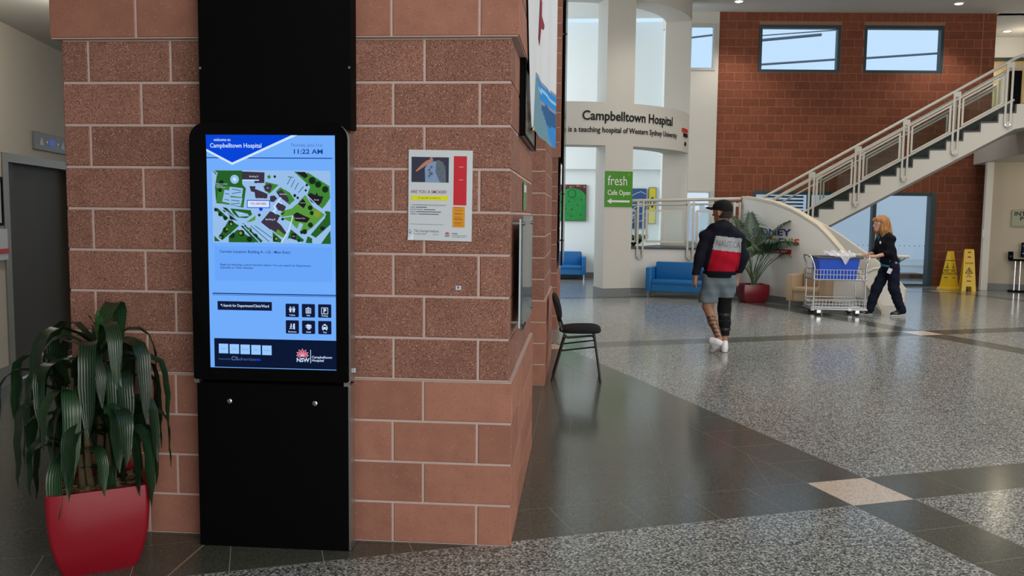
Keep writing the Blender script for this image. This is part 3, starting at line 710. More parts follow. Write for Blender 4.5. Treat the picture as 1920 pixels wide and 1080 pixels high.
scr = MB().box(sx0, sx1, -.007, -.003, sz0, sz1).build('display', screen('screen_base', *BASE), ks)
class Draw:
    """flat shapes shown on the display; photo pixel coordinates are converted to millimetres on the glass once"""
    def __init__(s, tr): s.tr = tr
    def q(s, x, y, d): px, py = s.tr(x, y); return (sx0+(px-387.5)/243.5*(sx1-sx0), -.007-d*.0005, sz1-(py-253.5)/437.5*(sz1-sz0))
    def poly(s, mb, P, d, mi=0): mb.add([s.q(x, y, d) for x, y in P], [tuple(range(len(P)))], mi)
    def line(s, mb, P, wd, d, mi=0):
        for (a, b_), (c, e) in zip(P, P[1:]):
            L_ = math.hypot(c-a, e-b_) or 1; nx, ny = -(e-b_)/L_*wd/2, (c-a)/L_*wd/2; ex, ey = (c-a)/L_*wd*.3, (e-b_)/L_*wd*.3
            s.poly(mb, [(a+nx-ex, b_+ny-ey), (c+nx+ex, e+ny+ey), (c-nx+ex, e-ny+ey), (a-nx-ex, b_-ny-ey)], d, mi)
    def disc(s, mb, x, y, r, d, mi=0, n=14, ry=None):
        s.poly(mb, [(x+r*math.cos(2*PI*i/n), y+(ry or r)*math.sin(2*PI*i/n)) for i in range(n)], d, mi)
    def rect(s, mb, x0, y0, x1, y1, d, mi=0): s.poly(mb, [(x0, y0), (x1, y0), (x1, y1), (x0, y1)], d, mi)
    def text(s, mb, t, x, y, size, d, mi=0, width=None, align='LEFT', bold=.0):
        V, F = text2d(t, size, align, bold, 2)
        if width: xs_ = [p[0] for p in V]; k = width/(max(xs_)-min(xs_)); V = [(a*k, b_) for a, b_ in V]
        mb.add([s.q(x+a, y-b_, d) for a, b_ in V], F, mi)
k1 = Draw(lambda x, y: (360+x*.2222, 220+y*.2222)); k2 = Draw(lambda x, y: (360+x*.26846, 450+y*.26846)); k3 = Draw(lambda x, y: (390+x*.13889, 310+y*.13889))
mk = lambda *c: screen('screen_%d_%d_%d' % c, *c)
WHT = mk(205, 228, 255); BLU = mk(8, 68, 214); NAV = mk(10, 38, 120); MID = mk(70, 100, 165); PALE = mk(150, 200, 255)
# header: blue chevron with white edge, date and time
b = MB(); k1.rect(b, 124, 335, 1200, 342, 1); b.build('header_rule', NAV, scr)
b = MB(); k1.poly(b, [(124, 150), (905, 150), (345, 398), (124, 285)], 2); b.build('chevron_edge', WHT, scr)
b = MB(); k1.poly(b, [(120, 148), (860, 148), (345, 378), (124, 265)], 3); b.build('chevron', BLU, scr)
b = MB(); k1.text(b, 'welcome to', 190, 200, 34, 4, width=145, bold=.015); k1.text(b, 'Campbelltown Hospital', 155, 254, 52, 4, width=442, bold=.012); b.build('heading_text', WHT, scr)
b = MB(); k1.text(b, 'Thursday, June 21st', 848, 242, 34, 3, width=268); b.build('date_text', MID, scr)
b = MB(); k1.text(b, '11:22 AM', 862, 302, 54, 3, width=245, bold=.02); b.build('time_text', mk(30, 60, 150), scr)
# site map
G1, G2, G3 = mk(38, 96, 40), mk(62, 130, 52), mk(88, 150, 62); RD = mk(150, 188, 232); BLD = mk(60, 52, 66); TRE = mk(24, 44, 28); DRK = mk(36, 30, 36); YEL = mk(130, 150, 50); CYA = mk(30, 90, 110)
mp = MB(); mp_m = [RD, G1, G2, G3, BLD, TRE, DRK, YEL, CYA, WHT, BLU]
k3.rect(mp, 52, 58, 1675, 1030, 1, 0)
for P, mi in (([(52, 62), (470, 62), (470, 245), (520, 300), (480, 560), (300, 520), (110, 500), (85, 330), (120, 130)], 1), ([(140, 300), (250, 270), (480, 290), (470, 550), (200, 510), (110, 480)], 2),
        ([(790, 210), (970, 250), (840, 370), (770, 320)], 2), ([(990, 280), (1120, 350), (1190, 450), (1120, 520), (1060, 470), (930, 340)], 2), ([(1180, 70), (1380, 90), (1660, 260), (1670, 420), (1600, 520), (1560, 560), (1350, 400), (1400, 270)], 2),
        ([(1000, 600), (1150, 560), (1240, 470), (1330, 380), (1440, 540), (1600, 640), (1420, 820), (1290, 900), (1180, 800), (1130, 740), (1000, 690)], 3), ([(300, 570), (580, 590), (600, 650), (520, 700), (400, 690), (340, 640)], 1),
        ([(520, 750), (650, 660), (640, 720), (590, 745)], 3), ([(70, 560), (130, 570), (270, 700), (240, 730), (140, 640)], 1), ([(190, 550), (260, 570), (410, 740), (330, 720)], 1), ([(280, 720), (420, 800), (180, 1000), (130, 960)], 1),
        ([(400, 850), (640, 1000), (630, 1025), (270, 1025), (270, 950)], 1), ([(430, 790), (500, 790), (740, 1000), (720, 1025), (640, 1020)], 1), ([(880, 870), (1000, 980), (990, 1020), (880, 1010)], 1), ([(1130, 840), (1310, 980), (1290, 1010), (1100, 960), (1080, 980)], 1),
        ([(1600, 590), (1670, 600), (1672, 770), (1470, 950), (1400, 910), (1600, 680)], 1), ([(1670, 850), (1675, 1030), (1540, 1030)], 1), ([(1360, 930), (1420, 960), (1420, 1025), (1330, 1020)], 1), ([(70, 940), (150, 1015), (72, 1015)], 1), ([(940, 770), (1080, 900), (1030, 960), (860, 870)], 3)):
    k3.poly(mp, P, 2, mi)
for P in ([(300, 280), (480, 300), (460, 420), (300, 400)], [(300, 420), (470, 430), (440, 540), (310, 520)], [(225, 320), (300, 330), (290, 500), (190, 480)], [(1080, 130), (1190, 110), (1370, 270), (1260, 400), (1060, 250)], [(360, 600), (540, 640), (560, 670), (420, 680)], [(72, 640), (250, 740), (130, 920), (72, 900)], [(560, 790), (640, 780), (880, 960), (860, 1020), (760, 1010)], [(1150, 480), (1200, 440), (1250, 480), (1140, 560), (1110, 520)], [(1250, 750), (1300, 770), (1260, 860), (1210, 850)]):
    k3.poly(mp, P, 3, 0)
for L_ in ([(330, 310), (450, 330)], [(330, 370), (450, 350)], [(320, 460), (430, 470)], [(320, 510), (430, 500)], [(230, 370), (290, 380)], [(225, 450), (285, 460)], [(1090, 240), (1140, 150)], [(1140, 280), (1190, 180)], [(1190, 310), (1240, 220)], [(1240, 350), (1310, 270)], [(1100, 140), (1170, 150)], [(580, 800), (830, 1010)], [(640, 800), (870, 960)]): k3.line(mp, L_, 9, 4, 8)
for P in ([(468, 75), (780, 85), (775, 225), (640, 230), (640, 190), (468, 190)], [(570, 270), (650, 270), (660, 310), (820, 370), (810, 430), (650, 440), (640, 350), (590, 340)], [(760, 270), (850, 230), (885, 260), (850, 350), (790, 330)], [(940, 350), (1010, 310), (1100, 420), (1110, 470), (1080, 480), (980, 410)], [(850, 400), (910, 390), (950, 430), (900, 480), (850, 470)], [(920, 520), (960, 470), (1070, 540), (1040, 600), (960, 590)], [(720, 750), (850, 600), (990, 660), (940, 740), (1000, 790), (1070, 890), (1040, 910), (950, 840), (930, 880), (850, 850)]):
    k3.poly(mp, P, 4, 4)
for P in ([(1170, 640), (1220, 610), (1300, 650), (1395, 690), (1350, 750), (1190, 730)], [(1360, 390), (1400, 350), (1470, 380), (1490, 345), (1510, 390), (1580, 400), (1550, 480), (1510, 520), (1410, 470)], [(1230, 500), (1300, 430), (1350, 490), (1310, 560)], [(1150, 890), (1210, 900), (1195, 980), (1130, 950)], [(1200, 75), (1330, 75), (1375, 130), (1330, 160)], [(1530, 800), (1600, 800), (1590, 850), (1540, 850)], [(985, 640), (1060, 600), (1020, 650)]): k3.poly(mp, P, 4, 6)
for x, y, r in ((1430, 190, 50), (1510, 240, 45), (1605, 305, 45), (185, 225, 35), (165, 325, 28), (100, 590, 25), (160, 650, 30), (230, 700, 30), (230, 590, 32), (320, 690, 35), (310, 770, 40), (230, 860, 40), (170, 950, 35), (320, 930, 42), (450, 900, 45), (560, 980, 40), (480, 800, 32), (560, 860, 34), (640, 940, 36), (920, 970, 36), (1400, 550, 34), (1420, 620, 30), (1400, 780, 36), (1320, 870, 36), (1280, 880, 24), (1240, 990, 22), (920, 140, 18), (1190, 390, 22), (1230, 420, 18), (1355, 250, 18), (1340, 320, 16), (700, 655, 20), (1020, 705, 20)): k3.disc(mp, x, y, r, 5, 5, 9)
for x, y, r in ((1490, 630, 48), (310, 780, 18), (250, 850, 16), (440, 900, 22), (560, 850, 14), (480, 790, 14), (930, 970, 18), (160, 960, 14)): k3.disc(mp, x, y, r, 6, 7, 9)
k3.disc(mp, 367, 180, 60, 5, 0, 18); k3.disc(mp, 367, 180, 24, 6, 9, 12); k3.disc(mp, 840, 145, 24, 4, 2, 10)
k3.poly(mp, [(1330, 58), (1675, 58), (1675, 250), (1560, 180)], 6, 0)
for L_ in ([(480, 190), (700, 190)], [(1000, 420), (910, 540)], [(960, 470), (1010, 500)], [(900, 530), (930, 580), (895, 600), (930, 635)], [(650, 300), (740, 320), (740, 240), (690, 230)], [(740, 330), (830, 370), (830, 450)], [(70, 60), (130, 100), (85, 200), (100, 500), (420, 740), (700, 1020)], [(180, 1020), (430, 800), (620, 740)], [(280, 560), (300, 520), (300, 300)], [(970, 690), (1160, 660)], [(1000, 1020), (1110, 840), (1160, 670)], [(1140, 800), (1320, 960), (1610, 640), (1540, 560), (1350, 380)], [(860, 850), (1010, 980)], [(500, 545), (530, 330)]): k3.line(mp, L_, 14, 7, 9 if L_[0][0] in (480, 1000, 960, 900) else 0)
for t_, x, y, s_ in (('Building D', 572, 150, 30), ('Building A', 650, 442, 28), ('Building B', 785, 722, 34), ('Building C', 985, 380, 24), ('Macarthur Clinic', 1195, 698, 20), ('Birunji', 1455, 452, 24), ('Gna Ka Lun', 1265, 492, 18), ('Western Sydney', 110, 250, 24), ('University', 112, 273, 22), ('Clinical School', 112, 294, 22), ('Car Park', 400, 645, 22), ('Fire', 1155, 940, 22), ('ED', 810, 300, 22)): k3.text(mp, t_, x, y, s_, 8, 9)
k3.rect(mp, 535, 455, 850, 560, 8, 10); k3.rect(mp, 545, 465, 840, 550, 9, 9); k3.disc(mp, 725, 575, 26, 8, 10, 10)
mp.build('site_map', mp_m, scr)
b = MB(); k3.text(b, 'YOU ARE HERE', 582, 516, 40, 10, width=220, bold=.02); b.build('map_label', mk(190, 40, 60), scr)
# middle text panel
b = MB(); k2.rect(b, 148, 36, 985, 278, 1); b.build('text_panel', mk(104, 165, 248), scr)
b = MB(); k2.text(b, 'Current Location: Building A - LG - Main Entry', 185, 83, 28, 2, width=505, bold=.012); k2.text(b, 'Begin by selecting a search function below. You can search by Department,', 187, 172, 20, 2, width=650, bold=.012); k2.text(b, 'Specialist or Clinic Number.', 187, 193, 20, 2, width=240, bold=.012); b.build('location_text', mk(28, 62, 130), scr)
b = MB(); k2.rect(b, 128, 366, 1012, 373, 1); k2.rect(b, 128, 378, 1012, 381, 1); b.build('rule', NAV, scr)
b = MB(); k2.rect(b, 162, 424, 554, 486, 1); b.build('search_button', mk(*DK), scr)
b = MB(); k2.text(b, 'Search for Department/Clinic/Ward', 204, 463, 27, 2, width=328, bold=.012); k2.disc(b, 190, 449, 5, 2); k2.line(b, [(193, 453), (199, 460)], 3, 2); b.build('search_text', WHT, scr)
names = ('Toilets', 'Lifts', 'Parking', 'Entrances', 'Retail', 'Taxi')
for i, nm in enumerate(names):
    cx, cy = 699+116*(i % 3), 480+117*(i//3)
    b = MB(); P = [(cx+sx*(47-6)+6*math.cos(a), cy+sy*(47-6)+6*math.sin(a)) for sx, sy, a0 in ((1, -1, -PI/2), (1, 1, 0), (-1, 1, PI/2), (-1, -1, PI)) for a in (a0, a0+PI/4, a0+PI/2)]
    k2.poly(b, P, 1, 0)
    k2.text(b, nm, cx, cy+38, 15, 2, 1, align='CENTER', bold=.015)
    if i == 0:
        for ox in (-13, 13): k2.disc(b, cx+ox, cy-22, 5, 2, 1); k2.poly(b, [(cx+ox-9, cy-14), (cx+ox+9, cy-14), (cx+ox+6, cy+2), (cx+ox+4, cy+14), (cx+ox-4, cy+14), (cx+ox-6, cy+2)], 2, 1)
        k2.line(b, [(cx, cy-24), (cx, cy+14)], 2.5, 2, 1)
    if i == 1:
        k2.line(b, [(cx-17, cy-16), (cx+17, cy-16), (cx+17, cy+17), (cx-17, cy+17), (cx-17, cy-16)], 4, 2, 1); k2.poly(b, [(cx-8, cy-19), (cx, cy-27), (cx+8, cy-19)], 2, 1)
        for ox in (-8, 0, 8): k2.disc(b, cx+ox, cy-8, 3.2, 2, 1, 8); k2.line(b, [(cx+ox, cy-3), (cx+ox, cy+13)], 4.5, 2, 1)
    if i == 2:
        k2.line(b, [(cx-22, cy-22), (cx+22, cy-22), (cx+22, cy+20), (cx-22, cy+20), (cx-22, cy-22)], 4, 2, 1); k2.text(b, 'P', cx-10, cy+13, 42, 2, 1, bold=.03)
    if i == 3:
        k2.disc(b, cx-8, cy-20, 4.5, 2, 1, 8); k2.line(b, [(cx-8, cy-14), (cx-10, cy+2), (cx-18, cy+14)], 5, 2, 1); k2.line(b, [(cx-10, cy+2), (cx-2, cy+14)], 4.5, 2, 1); k2.line(b, [(cx-16, cy-4), (cx-8, cy-11), (cx, cy-3)], 3.5, 2, 1)
        k2.poly(b, [(cx+6, cy-22), (cx+18, cy-26), (cx+18, cy+18), (cx+6, cy+14)], 2, 1)
    if i == 4:
        k2.poly(b, [(cx-24, cy-10), (cx-4, cy-22), (cx+20, cy-16), (cx+22, cy-8), (cx-2, cy-4)], 2, 1); k2.poly(b, [(cx-22, cy-2), (cx+18, cy-4), (cx+24, cy+4), (cx-10, cy+6)], 2, 1); k2.poly(b, [(cx-10, cy+8), (cx+16, cy+7), (cx+8, cy+16), (cx-4, cy+15)], 2, 1)
    if i == 5:
        k2.poly(b, [(cx-14, cy-18), (cx+14, cy-18), (cx+20, cy-4), (cx+20, cy+12), (cx-20, cy+12), (cx-20, cy-4)], 2, 1); k2.rect(b, cx-7, cy-25, cx+7, cy-19, 2, 1); k2.poly(b, [(cx-11, cy-14), (cx+11, cy-14), (cx+14, cy-5), (cx-14, cy-5)], 3, 0)
        for ox in (-12, 12): k2.disc(b, cx+ox, cy+3, 3.5, 3, 0, 8); k2.rect(b, cx+ox-4, cy+12, cx+ox+4, cy+18, 2, 1)
    b.build('icon_button', [mk(*DK), WHT], scr)
b = MB(); k2.rect(b, 133, 688, 1013, 893, 1); b.build('footer', mk(12, 24, 52), scr)
for i, nm in enumerate(('English', 'Arabic', 'Samoan', 'Hindi', 'Chinese')):
    x0, y0 = 166+78.5*i, 727+1.4*i
    b = MB(); k2.rect(b, x0, y0, x0+68, y0+68, 2, 0); k2.text(b, nm, x0+34, y0+38, 13, 3, 1, align='CENTER'); b.build('language_button', [PALE, mk(90, 130, 190)], scr)
b = MB(); k2.text(b, 'Powered by', 165, 841, 17, 2, 0, width=85); k2.text(b, 'advertise', 300, 843, 30, 2, 0, width=128); k2.text(b, 'me', 430, 843, 30, 2, 1, width=36, bold=.02); k2.line(b, [(283, 822), (270, 816), (260, 824), (260, 836), (270, 842), (283, 838)], 6, 2, 0); k2.line(b, [(290, 842), (290, 818), (298, 822), (300, 842)], 5, 2, 0); b.build('credit_text', [mk(80, 105, 160), mk(20, 70, 220)], scr)
b = MB(); cx, cy = 770, 804
for a, l in ((-80, 44), (-55, 50), (-28, 54), (0, 56), (28, 54), (55, 50), (80, 44)):
    a_ = math.radians(a); dx, dy = math.sin(a_), -math.cos(a_); nx, ny = -dy, dx
    w_ = 11; P = [(cx, cy), (cx+dx*l*.55+nx*w_, cy+dy*l*.55+ny*w_), (cx+dx*l, cy+dy*l), (cx+dx*l*.55-nx*w_, cy+dy*l*.55-ny*w_)]
    k2.poly(b, P, 2+abs(a)*.004, 0); k2.line(b, P+[P[0]], 2, 3.2, 1)
b.build('emblem', [mk(190, 40, 66), mk(235, 190, 215)], scr)
b = MB(); k2.text(b, 'NSW', 726, 843, 40, 2, width=92, bold=.025); k2.rect(b, 826, 756, 830, 850, 2); k2.text(b, 'Campbelltown', 836, 815, 23, 2, width=144, bold=.015); k2.text(b, 'Hospital', 836, 838, 23, 2, width=84, bold=.015); b.build('emblem_text', WHT, scr)

# ================================================================== POSTER
po = thing('smoking_poster', 'white paper poster asking about smoking taped on the block pillar', 'poster', (-.656, 3.953, 1.68))
def pcv(u, v):
    # slightly lifted lower left corner
    k = max(0, (.06-u)/.06+(.06-v)/.06-1); return (-.151+.302*u+.0035*(1-v)*-1, -.002-.012*k, -.212+.422*v-.004*u)
mb = MB(); mb.grid(pcv, 12, 14); mb.build('sheet', M_paper, po)
class PD:
    def __init__(s): pass
    def p(s, x, y, d): u = (x-100)/648; v = 1-(y-72)/930; a = pcv(max(0, min(1, u)), max(0, min(1, v))); return (a[0], a[1]-.0008-.0004*d, a[2])
    def poly(s, mb, P, d, mi=0): mb.add([s.p(x, y, d) for x, y in P], [tuple(range(len(P)))], mi)
    def rect(s, mb, x0, y0, x1, y1, d, mi=0): s.poly(mb, [(x0, y0), (x1, y0), (x1, y1), (x0, y1)], d, mi)
    def text(s, mb, t, x, y, size, d, mi=0, width=None, bold=0):
        V, F = text2d(t, size, 'LEFT', bold, 2)
        if width: xs_ = [p[0] for p in V]; k = width/(max(xs_)-min(xs_)); V = [(a*k, b_) for a, b_ in V]
        mb.add([s.p(x+a, y-b_, d) for a, b_ in V], F, mi)
pd = PD()
b = MB(); pd.rect(b, 130, 145, 508, 403, 0, 0)
pd.poly(b, [(270, 402), (265, 260), (300, 205), (345, 190), (400, 180), (450, 200), (475, 270), (478, 402)], 1, 1)
pd.poly(b, [(375, 300), (380, 185), (400, 172), (450, 195), (476, 270), (482, 402), (420, 402)], 2, 2)
pd.poly(b, [(170, 290), (240, 215), (285, 180), (330, 165), (345, 195), (300, 215), (250, 250), (185, 295)], 3, 3); pd.poly(b, [(315, 148), (370, 148), (372, 172), (340, 185), (318, 178)], 2, 3)
pd.poly(b, [(340, 150), (385, 150), (382, 185), (352, 180)], 3, 0)
for x, y in ((300, 270), (320, 240), (300, 330), (325, 310), (310, 300), (400, 260), (430, 300), (410, 340), (455, 240), (440, 370)): pd.poly(b, [(x, y), (x+24, y-8), (x+20, y+16), (x+4, y+22)], 4, 4)
b.build('photo', [mat('p_navy', S(45, 48, 72)), mat('p_denim', S(130, 158, 200)), mat('p_denim_dark', S(95, 110, 125)), mat('p_skin', S(190, 130, 110)), mat('p_fold', S(90, 100, 120))], po)
b = MB(); pd.rect(b, 558, 130, 690, 632, 0); b.build('red_panel', mat('p_red', S(200, 28, 48)), po)
b = MB(); pd.rect(b, 551, 648, 676, 860, 0); b.build('amber_panel', mat('p_amber', S(222, 150, 30)), po)
b = MB(); pd.text(b, 'ARE YOU A SMOKER?', 124, 516, 47, 0, width=368, bold=.01); b.build('heading_text', mat('p_maroon', S(150, 70, 110)), po)
b = MB(); pd.rect(b, 128, 540, 505, 588, 0); b.build('highlight', mat('p_yellow', S(232, 228, 30)), po)
b = MB(); pd.text(b, 'WE ARE KEEN TO HEAR YOU', 195, 572, 22, 1, width=235)
for i, (t_, w_, e_) in enumerate((('FOR MORE INFORMATION PLEASE CONTACT', 352, 0), ('NAME:', 52, 290), ('PHONE NUMBER:', 130, 376), ('EMAIL:', 55, 434), ('WEBSITE:', 75, 412))):
    x_ = 134 if i == 0 else 120; y_ = 644+23.5*i; pd.text(b, t_, x_, y_, 20, 0, width=w_)
    if e_: pd.rect(b, x_+w_+8, y_-11, e_, y_-3, 0)
pd.rect(b, 120, 834, 460, 837, 0); pd.text(b, 'The George Institute', 162, 916, 36, 0, width=252); pd.text(b, 'for Global Health', 160, 942, 20, 0, width=125); pd.text(b, 'AUSTRALIA', 350, 944, 14, 0, width=66)
pd.text(b, 'Health', 545, 930, 20, 0, width=58, bold=.02); pd.text(b, 'South Western Sydney', 545, 948, 15, 0, width=155); pd.text(b, 'Local Health District', 545, 964, 15, 0, width=140); pd.text(b, 'NSW', 476, 958, 24, 0, width=48, bold=.03)
b.build('small_text', mat('p_grey', S(70, 78, 100)), po)
b = MB()
for a in (-70, -35, 0, 35, 70): a_ = math.radians(a); pd.poly(b, [(500, 934), (500+math.sin(a_-.25)*20, 934-math.cos(a_-.25)*18), (500+math.sin(a_)*30, 934-math.cos(a_)*28), (500+math.sin(a_+.25)*20, 934-math.cos(a_+.25)*18)], 0, 0)
pd.poly(b, [(104, 910), (118, 925), (140, 905), (120, 938)], 0, 1); pd.poly(b, [(112, 900), (118, 888), (124, 900), (118, 906)], 0, 1); b.build('emblem', [MATS['p_red'], mat('p_blue', S(40, 60, 140))], po)
b = MB()
for y, w_ in ((238, 45), (370, 40), (560, 3)): pd.rect(b, 612, y, 612+w_, y+5, 1)
b.build('panel_print', mat('p_pink', S(240, 190, 190)), po)
b = MB()
for y in (655, 682, 712, 722, 752, 770, 778, 806, 816, 834): pd.rect(b, 570, y, 655 if y % 4 else 640, y+4, 1)
b.build('panel_print', mat('p_brown', S(120, 75, 25)), po)
# small white sticker on the block below
t = thing('sticker', 'tiny white torn sticker on a speckled block below the poster', 'sticker', (-.57, 3.953, 1.245))
MB().box(-.013, .013, -.002, .002, -.009, .009).build('label', M_paper, t)
MB().box(-.005, .004, -.0035, -.002, -.003, .006).build('print', mat('sticker_blue', S(60, 90, 150)), t)
# ================================================================== right side of the pillar
t = thing('acrylic_panel', 'clear acrylic notice panel held on chrome standoffs along pillar side', 'panel', (-.275, 4.41, 1.31))
MB().cbox(-.004, .004, -.40, .41, -.275, .277, .002).build('sheet', glass('acrylic', (.80, .90, .95), .18), t)
MB().box(-.014, -.006, -.39, .40, -.26, .262).build('notice_paper', M_paper, t)
for y in (-.37, .38):
    for z in (-.235, .24):
        MB().tube([(-.052, y, z), (.012, y, z)], .0085, 12).build('standoff', M_chrome, t, smooth=True); MB().tube([(.004, y, z), (.012, y, z)], .0105, 12).build('standoff_cap', M_chrome, t)
t = thing('dark_plaque', 'dark glossy plaque fixed high on the side of the front pillar', 'plaque', (-.30, 4.96, 2.2))
MB().cbox(-.026, 0, -.52, .52, -.2, .2, .003).build('board', M_gloss_black, t)
b = MB(); b.box(0, .006, -.52, .52, -.2, -.185); b.box(0, .006, -.52, .52, .185, .2); b.box(0, .006, -.52, -.505, -.185, .185); b.box(0, .006, .505, .52, -.185, .185); b.build('rim', M_black, t)
t = thing('green_notice', 'small green notice stuck on the side of the front pillar', 'notice', (-.322, 4.84, 1.7))
MB().box(0, .004, -.085, .085, -.08, .08).build('sheet', mat('notice_green', S(90, 150, 90)), t); MB().box(.004, .0055, -.085, .085, .02, .06).build('print', M_paper, t)
# banner
bn = thing('hanging_banner', 'white cloth banner with blue hem hanging beside the front pillar', 'banner', (-.25, 5.3, 2.06))
def lerp3(a, b_, f): return tuple(p+(q-p)*f for p, q in zip(a, b_))
def bA(v): z = 2.085+1.15*v; return (-.288+.012*v, 4.92-.92*v**.7, z)
def bB(v): return (-.284+.020*v, 4.96+.30*v, 2.085+1.15*v)
def bC(v): return (-.190, 6.02, 2.058+1.177*v)
def bnf(u, v):
    if u < .4:
        f = u/.4; p = lerp3(bA(v), bB(v), f); return (p[0]+.25+.014*math.sin(PI*f)*v, p[1]-5.3, p[2]-2.06)
    f = (u-.4)/.6; p = lerp3(bB(v), bC(v), f); return (p[0]+.25-.010*math.sin(PI*f)+.004*math.sin(f*14), p[1]-5.3, p[2]-2.06)
mb = MB(); nu, nv = 30, 60
mb.grid(bnf, nu, nv); mb.m = []
for i in range(nu):
    for j in range(nv):
        u, v = (i+.5)/nu, (j+.5)/nv; z = bnf(u, v)[2]; k = 0
        if u > .4:
            f = (u-.4)/.6
            if f < (.36-z)/.36*.92: k = 5
            elif z < .13: k = 1
            elif z < .235: k = 2
            elif z < .25: k = 4
            elif z < .295: k = 1
            elif z < .315: k = 3
            elif z < .35: k = 1
            elif z < .365: k = 4
        mb.m.append(k)
bo = mb.build('cloth', [mat('banner_white', (.74, .77, .82), .8), mat('banner_blue', S(25, 140, 225), .8), mat('banner_deep', S(20, 90, 150), .8), mat('banner_pale', S(150, 205, 245), .8), mat('banner_grey', S(140, 150, 165), .8), mat('banner_teal', S(105, 150, 170), .8)], bn, smooth=True)
b = MB(); b.add([(lambda p: (p[0]+.004, p[1], p[2]))(bnf(.4+.6*f, (z-2.085)/1.15)) for f, z in ((.03, 2.90), (.12, 2.88), (.14, 2.80), (.38, 2.79), (.36, 2.76), (.14, 2.73), (.08, 2.60), (.03, 2.64))], [tuple(range(8))]); b.build('red_emblem', mat('banner_red', S(140, 25, 50), .8), bn)
MB().tube([(.23-.25-.02, -1.3, 1.18), (.06, .74, 1.18)], .012, 8).build('hanging_rod', M_chrome, bn)
MB().lathe([(.010, 0), (.013, .012), (.006, .022)], (-.034, -.38, .015), 8).build('corner_weight', mat('brass', (.5, .36, .12), .3, .5, 1), bn)
# cafe sign on the column
cs = thing('cafe_sign', 'green cafe sign with white lettering and arrow on the white column', 'sign', (0, 0, 0))
cfn = lambda a0, z0, r: cylfn(a0, z0, RO+r)
mb = MB(); f = cfn(18.45, 1.787, .012); Wc = RO*math.radians(12.5); mb.grid(lambda i, j: f(i*Wc, j*.70), 6, 1); f2 = cfn(18.45, 1.787, .001); mb.grid(lambda i, j: f2(i*Wc, j*.70), 6, 1); mb.build('board', mat('sign_green', S(70, 140, 30), .5), cs)
mb = MB(); f = cfn(18.45, 1.787, .016); M_sw = mat('sign_white', (.75, .78, .72), .5); put_letters('letter', 'fresh', lambda x, y: f(.055+x, .425+y), .27, M_sw, cs, width=.42); put_letters('letter', 'Cafe Open', lambda x, y: f(.055+x, .235+y), .135, M_sw, cs, width=.50, bold=.015)
mb.add([f(x, y) for x, y in ((.05, .11), (.14, .165), (.14, .055))], [(0, 1, 2)]); mb.grid(lambda i, j: f(.14+.41*i, .09+.04*j), 8, 1); mb.build('arrow', M_sw, cs)
mb = MB(); mb.add([f(x, y) for x, y in ((.51, .60), (.525, .60), (.525, .63), (.56, .63), (.56, .645), (.525, .645), (.525, .68), (.51, .68), (.51, .645), (.475, .645), (.475, .63), (.51, .63))], [tuple(range(12))]); mb.build('plus_mark', mat('sign_lime', S(120, 170, 40), .5), cs)
# ================================================================== STACKING CHAIR
ch = thing('stacking_chair', 'black fabric stacking chair with black tube legs beside the second pillar', 'chair', (0, 8.3, 0))
# local: x = world x ; chair faces +x (towards the hall)
for y in (-.22, .22):
    MB().tube([(.217, y, 0), (.150, y, .44), (.12, y, .452), (-.10, y, .43), (-.15, y, .44)], .0115, 8).build('leg', M_chairtube, ch, smooth=True)
    MB().tube([(-.253, y, 0), (-.145, y, .40), (-.125, y, .45)], .0115, 8).build('leg', M_chairtube, ch, smooth=True)
    MB().tube([(-.175, y, .30), (.165, y, .345)], .008, 6).build('side_stretcher', M_chairtube, ch)
    MB().tube([(-.12, y*.85, .44), (-.165, y*.85, .50), (-.20, y*.7, .60), (-.215, y*.6, .66)], .010, 8).build('back_bracket', M_chairtube, ch, smooth=True)
MB().tube([(-.14, -.22, .425), (-.14, .22, .425)], .009, 6).build('cross_bar', M_chairtube, ch); MB().tube([(.14, -.22, .435), (.14, .22, .435)], .009, 6).build('cross_bar', M_chairtube, ch)
mb = MB()
def seatf(i, j):
    a = 2*PI*j; pr = i  # superellipse cross sections swept across the width
    y = -.235+.47*pr; k = (1-abs(2*pr-1)**4)**.5*.5+.5
    c, s_ = math.cos(a), math.sin(a); x = .012+.205*k*abs(c)**.6*(1 if c > 0 else -1); z = .492+.006*c+(.032+.006*c)*abs(s_)**.8*(1 if s_ > 0 else -1)*k-.012*max(0, c)**3
    return (x, y, z)
mb.grid(seatf, 12, 24); n_ = 25
mb.f.append(tuple(range(24))); mb.f.append(tuple(12*25+q for q in range(24))); mb.m += [0, 0]
mb.build('seat', M_blackcloth, ch, smooth=True)
mb = MB()
def backf(i, j):
    a = 2*PI*j; y = -.225+.45*i; k = (1-abs(2*i-1)**5)**.5*.45+.55
    c, s_ = math.cos(a), math.sin(a); hh = .135*k*abs(s_)**.6*(1 if s_ > 0 else -1); th = .021*abs(c)**.8*(1 if c > 0 else -1)
    zc = .70; x = -.222-.26*hh+th-.02*math.cos((2*i-1)*1.3)+.02; return (x, y, zc+hh*.98)
mb.grid(backf, 12, 24); mb.f.append(tuple(range(24))); mb.f.append(tuple(12*25+q for q in range(24))); mb.m += [0, 0]
mb.build('backrest', M_blackcloth, ch, smooth=True)

